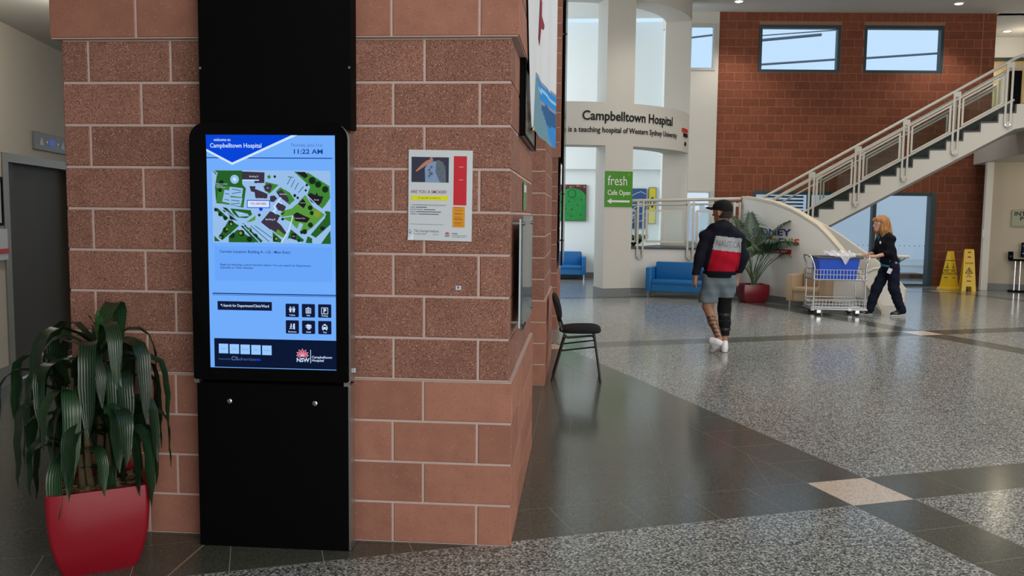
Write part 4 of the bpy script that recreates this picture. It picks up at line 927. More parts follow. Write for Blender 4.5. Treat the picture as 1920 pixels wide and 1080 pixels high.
# ================================================================== SOFAS AND ARMCHAIR
def sofa(name, label, cat, loc, rz, Wd_, D, m, group=None, seats=1, mside=None, hz=(.13, .36, .60, .70)):
    s = thing(name, label, cat, loc, rz, group); z0, zs, za, zb = hz; aw = .11
    MB().cbox(aw, Wd_-aw, .02, D-.12, z0, zs-.06, .012).build('base', m, s)
    for k in range(seats):
        a = aw+(Wd_-2*aw)*k/seats; c = aw+(Wd_-2*aw)*(k+1)/seats
        MB().cbox(a+.003, c-.003, -.005, D-.18, zs-.08, zs, .022).build('seat_cushion', m, s, smooth=True)
        MB().cbox(a+.005, c-.005, D-.24, D-.10, zs-.01, zb, .03).build('back_cushion', m, s, smooth=True)
    for a, c, nm in ((0, aw, 'arm'), (Wd_-aw, Wd_, 'arm')): MB().cbox(a, c, 0, D, z0, za, .014).build(nm, mside or m, s, smooth=True)
    MB().cbox(aw, Wd_-aw, D-.11, D, z0, zb-.03, .014).build('back_frame', m, s, smooth=True)
    for x in (.05, Wd_-.05):
        for y in (.05, D-.06): MB().tube([(x, y, 0), (x, y, z0+.01)], .016, 10).build('leg', M_chrome, s)
    return s
sofa('sofa', 'blue vinyl two seat sofa under the landing railing behind the walking man', 'sofa', (1.30, 16.93, 0), math.radians(-16), 1.28, .66, M_blue_vinyl, seats=1)
sofa('sofa', 'blue vinyl sofa farther back under the green painting', 'sofa', (-1.30, 21.25, 0), math.radians(0), 1.45, .72, M_blue_vinyl, seats=2, hz=(.13, .36, .58, .70))
sofa('armchair', 'tan vinyl armchair behind the wire trolley', 'armchair', (3.68, 15.44, 0), math.radians(-38), .70, .66, M_tan_vinyl, hz=(.13, .38, .60, .70))

# ================================================================== PLANTS
M_leaf = bpy.data.materials.new('corn_plant_leaf'); M_leaf.use_nodes = True; t_ = M_leaf.node_tree; b_ = t_.nodes['Principled BSDF']
uvn = N(t_, 'ShaderNodeUVMap'); sx_ = N(t_, 'ShaderNodeSeparateXYZ'); t_.links.new(uvn.outputs[0], sx_.inputs[0])
wv = N(t_, 'ShaderNodeMath', operation='MULTIPLY'); wv.inputs[1].default_value = 40; t_.links.new(sx_.outputs[0], wv.inputs[0])
sn = N(t_, 'ShaderNodeMath', operation='SINE'); t_.links.new(wv.outputs[0], sn.inputs[0])
ma_ = N(t_, 'ShaderNodeMath', operation='MULTIPLY_ADD'); ma_.inputs[1].default_value = .5; ma_.inputs[2].default_value = .5; t_.links.new(sn.outputs[0], ma_.inputs[0])
mx_ = N(t_, 'ShaderNodeMix', data_type='RGBA'); t_.links.new(ma_.outputs[0], mx_.inputs[0]); mx_.inputs[6].default_value = (.006, .023, .009, 1); mx_.inputs[7].default_value = (.016, .046, .016, 1)
oi_ = N(t_, 'ShaderNodeObjectInfo'); hs_ = N(t_, 'ShaderNodeHueSaturation'); t_.links.new(mx_.outputs[2], hs_.inputs['Color'])
mv_ = N(t_, 'ShaderNodeMath', operation='MULTIPLY_ADD'); mv_.inputs[1].default_value = .9; mv_.inputs[2].default_value = .6; t_.links.new(oi_.outputs['Random'], mv_.inputs[0]); t_.links.new(mv_.outputs[0], hs_.inputs['Value'])
t_.links.new(hs_.outputs[0], b_.inputs['Base Color']); b_.inputs['Roughness'].default_value = .33; b_.inputs['Specular IOR Level'].default_value = .5
bp_ = N(t_, 'ShaderNodeBump', Strength=.35, Distance=.003); t_.links.new(ma_.outputs[0], bp_.inputs['Height']); t_.links.new(bp_.outputs[0], b_.inputs['Normal'])

def pot_mesh(hb, ht, H, bulge, mb=None, n=8, inner=.02):
    """square tapering pot, half widths hb (bottom) and ht (top), gently bulging sides"""
    mb = mb or MB(); rings = []
    def ring(h, z, r=.02):
        P = []
        for sx, sy, a0 in ((1, -1, -PI/2), (1, 1, 0), (-1, 1, PI/2), (-1, -1, PI)):
            for i in range(4): a = a0+PI/2*i/3; P.append((sx*(h-r)+r*math.cos(a), sy*(h-r)+r*math.sin(a), z))
        return P
    for i in range(n+1): f = i/n; rings.append(ring(hb+(ht-hb)*f**.62+bulge*math.sin(PI*f), H*f))
    rings += [ring(ht-inner, H), ring(ht-inner-.004, H-.07)]
    V = [p for r in rings for p in r]; k = 16; F = [(i*k+j, i*k+(j+1) % k, (i+1)*k+(j+1) % k, (i+1)*k+j) for i in range(len(rings)-1) for j in range(k)]
    F.append(tuple(range(k-1, -1, -1))); return mb.add(V, F)
def bark(mb, hw, z, n, seed, s=1.0):
    r = random.Random(seed)
    for i in range(n):
        x, y = r.uniform(-hw, hw), r.uniform(-hw, hw); a = r.uniform(0, PI); l, w_ = r.uniform(.012, .03)*s, r.uniform(.006, .013)*s; h = r.uniform(0, .018); ti = r.uniform(-.4, .4)
        c, s_ = math.cos(a), math.sin(a)
        P = [(x+c*u*l-s_*v*w_, y+s_*u*l+c*v*w_, z+h+ti*u*l+.004*w) for w in (0, 1) for u, v in ((-1, -1), (1, -1), (1, 1), (-1, 1))]
        mb.add(P, [(0, 1, 2, 3), (4, 5, 6, 7), (0, 1, 5, 4), (1, 2, 6, 5), (2, 3, 7, 6), (3, 0, 4, 7)], i % 3)
PZ = .385
pl = thing('potted_corn_plant', 'corn plant with drooping dark leaves in a glossy red square pot', 'potted plant', (-2.163, 3.585, 0), math.radians(33))
pot_mesh(.145, .205, PZ, .012).build('pot', M_red_pot, pl, smooth=True)
MB().box(-.18, .18, -.18, .18, PZ-.075, PZ-.045).build('soil', mat('soil', (.03, .02, .015), .95), pl)
mb = MB(); bark(mb, .172, PZ-.045, 420, 5); mb.build('bark_mulch', [mat('bark_a', (.16, .085, .045), .9), mat('bark_b', (.05, .03, .02), .9), mat('bark_c', (.30, .19, .10), .9)], pl, kind='stuff')
def strap_leaf(base, az, el0, L, W, droop, seed, ymax=None, rz=0, loc=(0, 0)):
    r = random.Random(seed); n = 11; p = Vector(base); el = el0; pts = []; ds = L/n
    kink = r.uniform(.25, .5)
    for i in range(n+1):
        f = i/n; pts.append(p.copy())
        d = Vector((math.cos(az)*math.cos(el), math.sin(az)*math.cos(el), math.sin(el))); p = p+d*ds
        el -= droop*(1.9 if abs(f-kink) < .16 else .75)/n*1.0; el = max(el, -1.52); az += r.uniform(-.05, .05)
    V = []; UV = []
    side = Vector((math.sin(az), -math.cos(az), 0)); tw = r.uniform(-.5, .5)
    for i, q in enumerate(pts):
        f = i/n; d = (pts[min(n, i+1)]-pts[max(0, i-1)]).normalized(); s_ = d.cross(Vector((0, 0, 1)))
        s_ = s_.normalized() if s_.length > .15 else side
        if s_.dot(side) < 0: s_ = -s_
        side = s_; up = s_.cross(d).normalized()
        s2 = (s_*math.cos(tw*f)+up*math.sin(tw*f)); up2 = s2.cross(d).normalized()
        w_ = W*(.28+.72*min(1, f*3.2)**.8)*(1 if f < .62 else max(.02, (1-((f-.62)/.38)**1.9)))/2
        rip = .004*math.sin(f*22+seed)
        for u, dz in ((-1, .18), (-.5, .05), (0, 0), (.5, .05), (1, .18)): V.append(q+s2*(u*w_)+up2*(dz*w_+rip*abs(u))); UV.append((u*.5+.5, f))
    if ymax is not None:
        c, s0 = math.cos(rz), math.sin(rz)
        for k, v in enumerate(V):
            wy = loc[1]+s0*v.x+c*v.y
            if wy > ymax:
                e = wy-ymax; V[k] = Vector((v.x-s0*e*0.98, v.y-c*e*.98, v.z))
    F = [(i*5+j, i*5+j+1, (i+1)*5+j+1, (i+1)*5+j) for i in range(n) for j in range(4)]
    return V, F, UV
def leaf_object(parent, V, F, UV, m, name='leaf'):
    me = bpy.data.meshes.new(name); me.from_pydata([tuple(v) for v in V], [], F); me.materials.append(m)
    uvl = me.uv_layers.new(name='UVMap')
    for lp in me.loops: uvl.data[lp.index].uv = UV[lp.vertex_index]
    me.polygons.foreach_set('use_smooth', [True]*len(me.polygons)); me.update()
    o = bpy.data.objects.new(name, me); COL.objects.link(o); o.parent = parent; return o
rl = random.Random(11)
heads = [((.03, .04, 1.00), 17, (.50, .66)), ((-.09, .02, .86), 14, (.46, .62)), ((.06, -.05, .70), 12, (.42, .54)), ((-.07, -.04, .58), 10, (.36, .46)), ((.08, .06, .80), 9, (.42, .52)), ((-.04, -.08, .74), 9, (.40, .52))]
for (hx, hy, hz_), k, (l0, l1) in heads:
    MB().tube([(hx*.5, hy*.5, PZ-.05), (hx*.8, hy*.8, hz_*.6), (hx, hy, hz_+.03)], [.017, .015, .012], 8).build('cane', M_stem, pl, smooth=True)
    for i in range(k):
        az = 2.399*i+rl.uniform(-.2, .2)+hx*10; f = i/k
        el = 1.15-.75*(1-f)+rl.uniform(-.15, .15)
        L = rl.uniform(l0, l1); b0 = (hx+.015*math.cos(az), hy+.015*math.sin(az), hz_-.13*(1-f))
        V, F, UV = strap_leaf(b0, az, el, L, rl.uniform(.052, .074), rl.uniform(3.0, 3.9), i+int(hz_*100), ymax=3.905, rz=math.radians(33), loc=(-2.163, 3.585))
        for q, v in enumerate(V):
            if v.z < .012: V[q].z = .012
        leaf_object(pl, V, F, UV, M_leaf)
for i in range(4):
    V, F, UV = strap_leaf((.03, .04, 1.0), i*1.6, 1.45, .15, .03, .5, i); leaf_object(pl, V, F, UV, mat('young_leaf', (.03, .10, .025), .4), 'young_leaf')

# palm by the curved parapet
M_palm = mat('palm_leaf', (.012, .042, .015), .45, .4); M_palm2 = mat('palm_leaf_pale', (.035, .075, .022), .5, .4)
M_pstem = mat('palm_stem', (.07, .12, .04), .5)
pa = thing('potted_palm', 'feathery palm in a dark red pot in front of the curved parapet', 'potted plant', (3.285, 16.42, 0), math.radians(8))
pot_mesh(.185, .245, .345, .02).build('pot', M_red_pot2, pa, smooth=True)
MB().box(-.22, .22, -.22, .22, .27, .30).build('soil', MATS['soil'], pa)
mb = MB(); bark(mb, .2, .30, 120, 8, 1.5); mb.build('bark_mulch', [MATS['bark_a'], MATS['bark_b'], MATS['bark_c']], pa, kind='stuff')
def frond(parent, base, az, el, L, bend, m, seed, bare=.45, lw=.020, ll=.30):
    r = random.Random(seed); n = 16; p = Vector(base); pts = [p.copy()]; e = el
    for i in range(n):
        p = p+Vector((math.cos(az)*math.cos(e), math.sin(az)*math.cos(e), math.sin(e)))*(L/n); pts.append(p.copy()); e -= bend/n*(.3+1.5*i/n)
    o = MB().tube(pts, [.010-.007*i/n for i in range(n+1)], 6).build('frond', M_pstem, parent, smooth=True)
    mb = MB(); k = 26
    for i in range(k):
        f = bare+(1-bare)*i/(k-1); j = min(n-1, int(f*n)); q = pts[j].lerp(pts[j+1], f*n-j); d = (pts[j+1]-pts[j]).normalized()
        s_ = d.cross(Vector((0, 0, 1))); s_ = s_.normalized() if s_.length > 1e-3 else Vector((1, 0, 0)); up = s_.cross(d)
        g_ = (i/(k-1)); le = ll*(.55+.9*math.sin(PI*min(1, g_*.8+.15)))*(1-.5*g_)*r.uniform(.85, 1.1)
        for sg in (-1, 1):
            dr = (s_*sg*.85+d*(.55+.5*g_)+up*.25).normalized(); a1 = q+dr*le*.5; a2 = q+(dr+Vector((0, 0, -.55))).normalized()*le
            wv_ = d.cross(dr).cross(dr).normalized()*lw*.5
            mb.add([q-wv_*.5, q+wv_*.5, a1+wv_, a1-wv_, a2], [(0, 1, 2, 3), (3, 2, 4)])
    mb.build('leaflets', m, o, fix=False)
for i, (az, el, L, bd) in enumerate(((2.95, 1.22, 1.15, 1.75), (.0, 1.18, 1.35, 1.75), (.30, 1.25, 1.35, 1.4), (-.35, 1.15, 1.3, 1.8), (2.5, 1.34, 1.35, 1.3), (3.4, 1.20, 1.1, 1.9), (1.4, 1.46, 1.45, .5), (-1.3, 1.35, 1.25, 1.4), (4.2, 1.3, 1.2, 1.6), (.1, 1.36, 1.42, 1.15), (2.1, 1.44, 1.42, .7), (-.8, 1.3, 1.3, 1.5), (3.1, 1.36, 1.3, 1.4), (.6, 1.40, 1.45, .8), (5.2, 1.32, 1.25, 1.5), (-.1, 1.28, 1.4, 1.5), (3.7, 1.38, 1.3, 1.2), (-.6, 1.42, 1.42, .9))):
    frond(pa, (.03*math.cos(az*2), .03*math.sin(az*3), .30), az, el, L, bd, M_palm if i % 4 else M_palm2, i, bare=.52, lw=.024, ll=.34)
sh = thing('outdoor_shrub', 'small green shrub at the glass door behind the woman', 'shrub', (7.1, 20.4, 0))
mb = MB(); pot_mesh(.10, .13, .2, .01, mb); mb.build('pot', M_red_pot2, sh)
for i in range(9): frond(sh, (0, 0, .18), i*2.4, 1.25-.05*(i % 3), .62+.05*(i % 4), .7, M_palm2, 40+i, bare=.2, lw=.03, ll=.16)

# ================================================================== TROLLEY
M_wire = mat('wire_chrome', (.36, .37, .38), .35, .5, .8)
tr = thing('wire_trolley', 'chrome wire two tier trolley carrying a blue tub pushed by the woman', 'trolley', (4.26, 14.52, 0), 0)
tx, ty = .41, .25
for sx in (-1, 1):
    # end frame: two posts joined by an outward curved push handle
    z1 = .985
    P = [(sx*tx, -ty, .10), (sx*tx, -ty, .78), (sx*(tx+.015), -ty, .86), (sx*(tx+.055), -ty+.01, .95), (sx*(tx+.06), -ty+.05, z1), (sx*(tx+.06), ty-.05, z1), (sx*(tx+.055), ty-.01, .95), (sx*(tx+.015), ty, .86), (sx*tx, ty, .78), (sx*tx, ty, .10)]
    MB().tube(P, .0125, 10).build('push_handle', M_chrome, tr, smooth=True)
def basket(z0, z1, ex):
    a, c = tx+ex, ty+ex
    for z in (z0, (z0+z1)/2, z1): MB().tube([(-a, -c, z), (a, -c, z), (a, c, z), (-a, c, z)], .0055 if z > z0 else .009, 6, closed=True).build('wire_rim', M_wire, tr)
    mb = MB()
    for i in range(17):
        x = -a+2*a*i/16; mb.tube([(x, -c, z1), (x, -c, z0), (x, c, z0), (x, c, z1)], .0038, 4)
    for i in range(1, 10):
        y = -c+2*c*i/10; mb.tube([(-a, y, z1), (-a, y, z0), (a, y, z0), (a, y, z1)], .0038, 4)
    mb.build('wire_mesh', M_wire, tr, kind='stuff')
basket(.135, .27, .02); basket(.60, .76, .015)
MB().tube([(-tx-.03, -ty-.03, .11), (tx+.03, -ty-.03, .11), (tx+.03, ty+.03, .11), (-tx-.03, ty+.03, .11)], .014, 8, closed=True).build('deck_frame', M_wire, tr)
for x in (-.31, .31): MB().box(x-.03, x+.03, -ty-.02, ty+.02, .098, .112).build('deck_bar', mat('shelf_grey', (.12, .14, .17), .4), tr)
MB().box(-tx-.02, tx+.02, -ty-.025, ty+.025, .585, .598).build('shelf_edge', mat('shelf_grey', (.12, .14, .17), .4), tr)
for x in (-.31, .31):
    for y in (-.19, .19):
        q = MB().lathe([(.04, -.016), (.052, -.012), (.052, .012), (.04, .016)], n=16).build('caster', mat('rubber', (.015, .015, .016), .6), tr); q.matrix_local = Matrix.Translation((x-.015, y, .052)) @ Matrix.Rotation(PI/2, 4, 'X')
        b = MB(); b.box(x-.03, x+.03, y-.028, y-.02, .045, .1); b.box(x-.03, x+.03, y+.02, y+.028, .045, .1); b.box(x-.035, x+.035, y-.03, y+.03, .088, .097); b.build('caster_fork', M_chrome, tr)
tb = thing('blue_tub', 'deep blue plastic tub with dark rim standing in the trolley', 'tub', (4.245, 14.52, .606))
def tubf(x0, x1, y0, y1, z): return [(x0, y0, z), (x1, y0, z), (x1, y1, z), (x0, y1, z)]
mb = MB(); R4 = [tubf(-.285, .285, -.19, .19, 0), tubf(-.33, .33, -.225, .225, .345), tubf(-.315, .315, -.21, .21, .345), tubf(-.27, .27, -.175, .175, .012)]
V = [p for r in R4 for p in r]; F = [(i*4+j, i*4+(j+1) % 4, (i+1)*4+(j+1) % 4, (i+1)*4+j) for i in range(3) for j in range(4)]+[(3, 2, 1, 0), (12, 13, 14, 15)]
mb.add(V, F); mb.build('tub_body', mat('tub_blue', S(0, 78, 205), .4), tb)
b = MB()
for x0, x1, y0, y1 in ((-.375, .375, -.262, -.222), (-.375, .375, .222, .262), (-.375, -.32, -.222, .222), (.32, .375, -.222, .222)): b.cbox(x0, x1, y0, y1, .337, .372, .006)
b.build('rim', mat('tub_rim', (.045, .05, .055), .5), tb)
pb = thing('plastic_bag', 'crumpled clear plastic bag draped over the front of the blue tub', 'bag', (4.29, 14.52, .98))
rb = random.Random(3)
def bagf(i, j):
    x = -.22+.44*i; y = -.268-.004+.40*j
    z = .0+.055*abs(math.sin(i*9+j*5))*(.3+j)+.02*math.sin(i*21)*j+.012
    if j < .22:
        k = (.22-j)/.22; dr = max(0, 1-abs(i-.58)*2.6); z = .008+.01*math.sin(i*25)-k*.15*dr; y = -.272-.006*math.sin(i*19)-.012*k
        x = x+(-.06*(i-.58))*k*4
    return (x, y, z)
M_bag = bpy.data.materials.new('clear_plastic'); M_bag.use_nodes = True; q_ = M_bag.node_tree.nodes['Principled BSDF']; q_.inputs['Base Color'].default_value = (.75, .74, .76, 1); q_.inputs['Roughness'].default_value = .2; q_.inputs['Alpha'].default_value = .62
mb = MB(); mb.grid(bagf, 26, 22); mb.build('sheet', M_bag, pb, smooth=False, fix=False)
# ================================================================== FLOOR SIGNS
c1 = thing('caution_cone', 'yellow four sided caution cone beside the door frame', 'caution sign', (8.60, 20.50, 0), math.radians(28))
c1.scale = (.86, .86, 1)
def frustum(mb, hb, ht, z0, z1, mi=0):
    return mb.add([(-hb, -hb, z0), (hb, -hb, z0), (hb, hb, z0), (-hb, hb, z0), (-ht, -ht, z1), (ht, -ht, z1), (ht, ht, z1), (-ht, ht, z1)], [(3, 2, 1, 0), (4, 5, 6, 7), (0, 1, 5, 4), (1, 2, 6, 5), (2, 3, 7, 6), (3, 0, 4, 7)], mi)
frustum(MB(), .165, .055, .05, .88).build('cone_body', M_yellow, c1)
mb = MB(); frustum(mb, .215, .20, 0, .04); frustum(mb, .20, .165, .04, .055); mb.build('cone_base', M_yellow, c1)
M_mar = mat('caution_red', S(130, 30, 20), .5)
def cone_face(rot):
    def mapf(x, z): # x across, z up on the sloping face
        d = .165-(.11)*(z-.05)/.83+.002; v = Vector((x, -d, z)); v.rotate(Matrix.Rotation(rot, 3, 'Z').to_euler()); return tuple(v)
    return mapf
for rot in (0, -PI/2):
    f = cone_face(rot); mb = MB()
    mb.add([f(x, z) for x, z in ((-.085, .655), (.085, .655), (.085, .672), (-.085, .672))], [(0, 1, 2, 3)], 1)
    put_text(mb, 'WET', lambda x, y: f(x, .40+y), .085, 'CENTER', .02); put_text(mb, 'FLOOR', lambda x, y: f(x, .335+y), .075, 'CENTER', .02)
    mb.add([f(x, z) for x, z in ((-.06, .26), (.06, .26), (.06, .275), (-.06, .275))], [(0, 1, 2, 3)])
    mb.add([f(x, z) for x, z in ((-.05, .49), (.055, .49), (.055, .50), (-.03, .515))], [(0, 1, 2, 3)]); mb.add([f(x, z) for x, z in ((-.01, .515), (.03, .52), (.01, .57), (-.005, .56))], [(0, 1, 2, 3)]); mb.add([f(x, z) for x, z in ((-.005, .575), (.02, .575), (.02, .60), (-.005, .60))], [(0, 1, 2, 3)])
    mb.build('print', [M_ink, M_mar], c1, kind='stuff')
c2 = thing('caution_board', 'yellow folding caution board standing beside the white pier', 'caution sign', (8.80, 20.02, 0), math.radians(-8))
def panel(sg):
    def f(x, z, o=0): y = sg*(.13-.115*z/.93+o); return (x, y, z)
    wb, wt = .15, .10
    out = [(-wb, 0), (-.062, 0), (-.055, .105), (.055, .105), (.062, 0), (wb, 0), (wt, .93), (-wt, .93)]
    mb = MB(); V = [f(x, z) for x, z in out]+[f(x, z, -.018) for x, z in out]; n = 8
    mb.add(V, [(0, 1, 2, 7), (2, 3, 6, 7), (3, 4, 5, 6), (8, 9, 10, 15), (10, 11, 14, 15), (11, 12, 13, 14)]+[(i, (i+1) % n, n+(i+1) % n, n+i) for i in range(n)])
    return mb, f
for sg in (-1, 1):
    mb, f = panel(sg); o = mb.build('sign_leaf', M_yellow, c2)
    g = lambda x, z: f(x, z, .003); mb = MB()
    if sg < 0:
        put_text(mb, 'CAUTION', lambda x, y: g(x, .615+y), .048, 'CENTER', .02, width=.16)
        for wd, k in ((0, 0),):
            T = [(0, .545), (-.082, .40), (.082, .40)]
            for a, c in ((0, 1), (1, 2), (2, 0)):
                A, B = T[a], T[c]; I = lambda p: (p[0]*.72, .445+(p[1]-.445)*.72)
                mb.add([g(*A), g(*B), g(*I(B)), g(*I(A))], [(0, 1, 2, 3)])
        mb.add([g(x, z) for x, z in ((-.02, .49), (0, .495), (.025, .435), (.01, .43))], [(0, 1, 2, 3)]); mb.add([g(x, z) for x, z in ((-.03, .43), (.03, .425), (.03, .435), (-.025, .445))], [(0, 1, 2, 3)])
        put_text(mb, 'WET', lambda x, y: g(x, .355+y), .034, 'CENTER', .02); put_text(mb, 'FLOOR', lambda x, y: g(x, .318+y), .034, 'CENTER', .02)
        for z in (.86, .755): mb.add([g(x, z+d) for x, d in ((-.035, 0), (.035, 0), (.028, .03), (-.028, .03))], [(0, 1, 2, 3)], 1)
        mb.add([g(x, z) for x, z in ((-.045, .215), (.045, .215), (.045, .24), (-.045, .24))], [(0, 1, 2, 3)], 1)
        mb.build('print', [M_ink, M_mar], c2, kind='stuff')
MB().tube([(-.09, 0, .93), (.09, 0, .93)], .018, 8).build('hinge', M_yellow, c2)
MB().box(-.006, .006, -.085, .085, .33, .345).build('spreader', M_yellow, c2)

# ================================================================== INTERNET POINT
cwz = math.atan2(-.42, .88)
isg = thing('internet_sign', 'grey metal sign reading internet point on the cream wall', 'sign', (9.76, 20.185, 1.47), cwz)
MB().cbox(0, .80, -.014, -.002, 0, .38, .003).build('plate', mat('sign_grey', S(150, 150, 128), .4, .5, .3), isg)
mb = MB(); put_text(mb, 'INTERNET', lambda x, y: (x+.045, -.016, .245+y), .13, bold=.02, width=.62); put_text(mb, 'POINT', lambda x, y: (x+.16, -.016, .135+y), .13, bold=.02, width=.40); mb.build('lettering', M_ink, isg)
dk = thing('computer_desk', 'small black topped computer desk against the cream wall', 'desk', (9.72, 19.86, 0), cwz)
MB().cbox(-.12, .70, -.02, .30, .70, .735, .004).build('desk_top', M_black, dk)
MB().cbox(-.10, .45, -.05, .28, 0, .03, .006).build('foot_plate', M_black, dk)
for x in (.02, .12): MB().tube([(x, .14, .03), (x, .14, .70)], .018, 10).build('leg', M_chrome, dk)
MB().tube([(.02, .14, .52), (.12, .14, .52)], .01, 6).build('brace', M_chrome, dk)
mo = thing('monitor', 'dark computer monitor showing a pale aeroplane picture', 'monitor', (9.78, 19.95, .735), cwz)
MB().cbox(.10, .62, .06, .10, .05, .38, .004).build('housing', M_black, mo); MB().box(.125, .595, .056, .0605, .075, .355).build('display', screen('mon_dark', 18, 26, 36), mo)
b = MB(); b.add([(x, .055, z) for x, z in ((.13, .14), (.22, .165), (.30, .20), (.32, .195), (.27, .155), (.42, .165), (.56, .18), (.56, .165), (.40, .145), (.28, .125), (.30, .10), (.27, .10), (.22, .135), (.13, .125))], [tuple(range(14))]); b.build('aeroplane_picture', screen('mon_plane', 120, 140, 160), mo)
MB().box(.13, .36, .055, .056, .29, .315).build('screen_text', screen('mon_text', 80, 95, 110), mo)
MB().box(.30, .40, .05, .14, 0, .06).build('stand', M_black, mo)
sp = thing('loudspeaker', 'small black desk speaker left of the monitor', 'speaker', (9.70, 19.93, .735), cwz)
MB().cbox(-.085, .02, .02, .14, 0, .17, .006).build('cabinet', M_black, sp); q = MB().lathe([(.03, 0), (.02, .006)], n=12).build('cone', M_chairtube, sp); q.matrix_local = Matrix.Translation((-.03, .02, .06)) @ Matrix.Rotation(PI/2, 4, 'X')
vc = thing('desk_chair', 'black framed chair tucked beside the computer desk', 'chair', (9.93, 19.30, 0), cwz)
for x in (0, .40):
    for y in (0, .40): MB().tube([(x, y, 0), (x, y, .44)], .012, 8).build('leg', M_chairtube, vc)
MB().cbox(-.02, .42, -.02, .42, .44, .48, .012).build('seat', M_blackcloth, vc); MB().tube([(0, 0, .44), (-.02, 0, .50), (.02, 0, .52)], .012, 8).build('frame_bend', M_chairtube, vc)
bx = thing('counter_end', 'terracotta coloured counter end at the right edge beside the desk', 'counter', (9.95, 18.6, 0))
MB().cbox(.05, .6, 0, .5, 0, .62, .006).build('panel', mat('terracotta_panel', S(140, 75, 55), .6), bx); MB().cbox(.045, .62, -.01, .51, .62, .80, .006).build('counter_top', mat('olive_panel', S(110, 95, 60), .5), bx)
sw = thing('light_switch', 'pale switch plate on the white pier above the caution board', 'switch', (9.19, 20.24, 1.2))
MB().cbox(-.03, .05, -.02, .01, 0, .2, .004).build('plate', M_white, sw)
# ================================================================== ART
ar = thing('green_painting', 'square green dotted painting with a dark red top edge above the far sofa', 'painting', (-.61, 21.99, 1.475))
MB().cbox(0, .74, 0, .05, 0, .93, .004).build('canvas', mat('paint_dark', S(70, 30, 35), .6), ar)
mb = MB(); mb.add([(x, -.002, z) for x, z in [(.01, .01), (.73, .01), (.73, .62)]+[(.37+.36*math.cos(a), .60+.24*math.sin(a)) for a in [PI*i/14 for i in range(1, 14)]]+[(.01, .62)]], [tuple(range(17))]); mb.build('dome', mat('paint_green', S(25, 135, 60), .6, noise=(8, .35)), ar)
mb = MB()
for i, (x, z) in enumerate(((.12, .15), (.37, .12), (.6, .16), (.22, .32), (.38, .30), (.52, .42), (.10, .48), (.62, .55), (.3, .5))): mb.add([(x+.022*math.cos(a), -.004, z+.022*math.sin(a)) for a in [2*PI*k/8 for k in range(8)]], [tuple(range(8))], i % 2)
mb.grid(lambda i, j: (.37+(.09+.02*j)*math.cos(2*PI*i), -.004, .70+(.09+.02*j)*math.sin(2*PI*i)), 20, 1, 0)
mb.build('motif', [mat('paint_deep', S(20, 70, 35), .6), mat('paint_brown', S(90, 60, 40), .6)], ar)
mb = MB()
for i in range(12): mb.add([(.03+.06*i+.02*math.cos(a)*1.5, -.003, .885+.012*math.sin(i)+.025*math.sin(a)) for a in [2*PI*k/7 for k in range(7)]], [tuple(range(7))], i % 3)
mb.build('border_motif', [mat('paint_rust', S(150, 75, 50), .6), mat('paint_plum', S(80, 40, 80), .6), mat('paint_ochre', S(170, 120, 60), .6)], ar)
bp2 = thing('blue_painting', 'blue painting with white flowing lines right of the cafe sign column', 'painting', (1.26, 22.0, 1.30))
MB().cbox(0, .40, 0, .04, 0, 1.02, .004).build('canvas', mat('paint_blue', S(52, 84, 135), .6), bp2)
mb = MB()
for k in range(5): mb.tube([(.02, -.003, .1+.18*k), (.18, -.003, .22+.17*k), (.32, -.003, .18+.19*k), (.46, -.003, .28+.15*k)], .012, 4)
mb.v = [(x*.83, y, z) for x, y, z in mb.v]
mb.build('white_lines', mat('paint_white', S(190, 205, 220), .6), bp2)
yp = thing('yellow_poster', 'narrow yellow framed poster with a dark oval beside the blue painting', 'poster', (1.72, 22.01, 1.42))
MB().cbox(0, .19, 0, .03, 0, .93, .004).build('frame', M_frame, yp); MB().box(.012, .178, -.002, .002, .015, .915).build('print', mat('poster_yellow', S(215, 195, 50), .6), yp)
mb = MB(); mb.add([(.095+.055*math.cos(2*PI*i/16), -.004, .55+.14*math.sin(2*PI*i/16)) for i in range(16)], [tuple(range(16))], 0); mb.add([(.095+.02*math.cos(2*PI*i/10), -.006, .54+.06*math.sin(2*PI*i/10)) for i in range(10)], [tuple(range(10))], 1); mb.build('oval_print', [M_frame, M_paper], yp)
# potted leaves glimpsed behind the landing glass
gp_ = thing('landing_plant', 'dark green plant glimpsed behind the landing railing glass', 'potted plant', (1.17, 19.0, 0.0))
mb = MB(); pot_mesh(.14, .18, .95, .01, mb); mb.build('pot', M_steel_dark, gp_)
for i in range(9): frond(gp_, (0, 0, .92), i*2.4, 1.1-.08*(i % 3), .42, 1.0, M_palm, 70+i, bare=.15, lw=.03, ll=.16)
# ================================================================== DOWNLIGHTS
M_lamp = mat('lamp_face', (.9, .9, .9), .5, emis=(6, 6, 6))
dl = [(3.46, 19.9), (8.39, 20.28), (6.2, 15.5), (3.0, 13), (8.8, 13), (10.6, 17), (1.8, 15.8), (4.6, 18.2), (10.83, 23.2)]  # spots without a label have no fitting and are added for more light
for i, (x, y) in enumerate(dl):
    lab = {0: 'round ceiling downlight above the left high window', 1: 'round ceiling downlight above the right high window', 8: 'round ceiling downlight beyond the upper stair landing'}.get(i)
    if lab:
        o = thing('downlight', lab, 'ceiling light', (x, y, 6.46), group='hall ceiling downlights')
        MB().lathe([(.115, -.012), (.115, 0), (.085, 0), (.085, -.006)], n=20).build('trim_ring', M_white, o, smooth=True)
        MB().lathe([(.083, -.017), (.083, -.0125)], n=18).build('lamp', M_lamp, o)
    L = bpy.data.lights.new('downlight_lamp', 'SPOT'); L.energy = 190; L.spot_size = math.radians(110); L.spot_blend = .6; L.shadow_soft_size = .25; L.color = (1, .93, .84)
    q = bpy.data.objects.new('downlight_lamp', L); COL.objects.link(q); q.location = (x, y, 6.40)
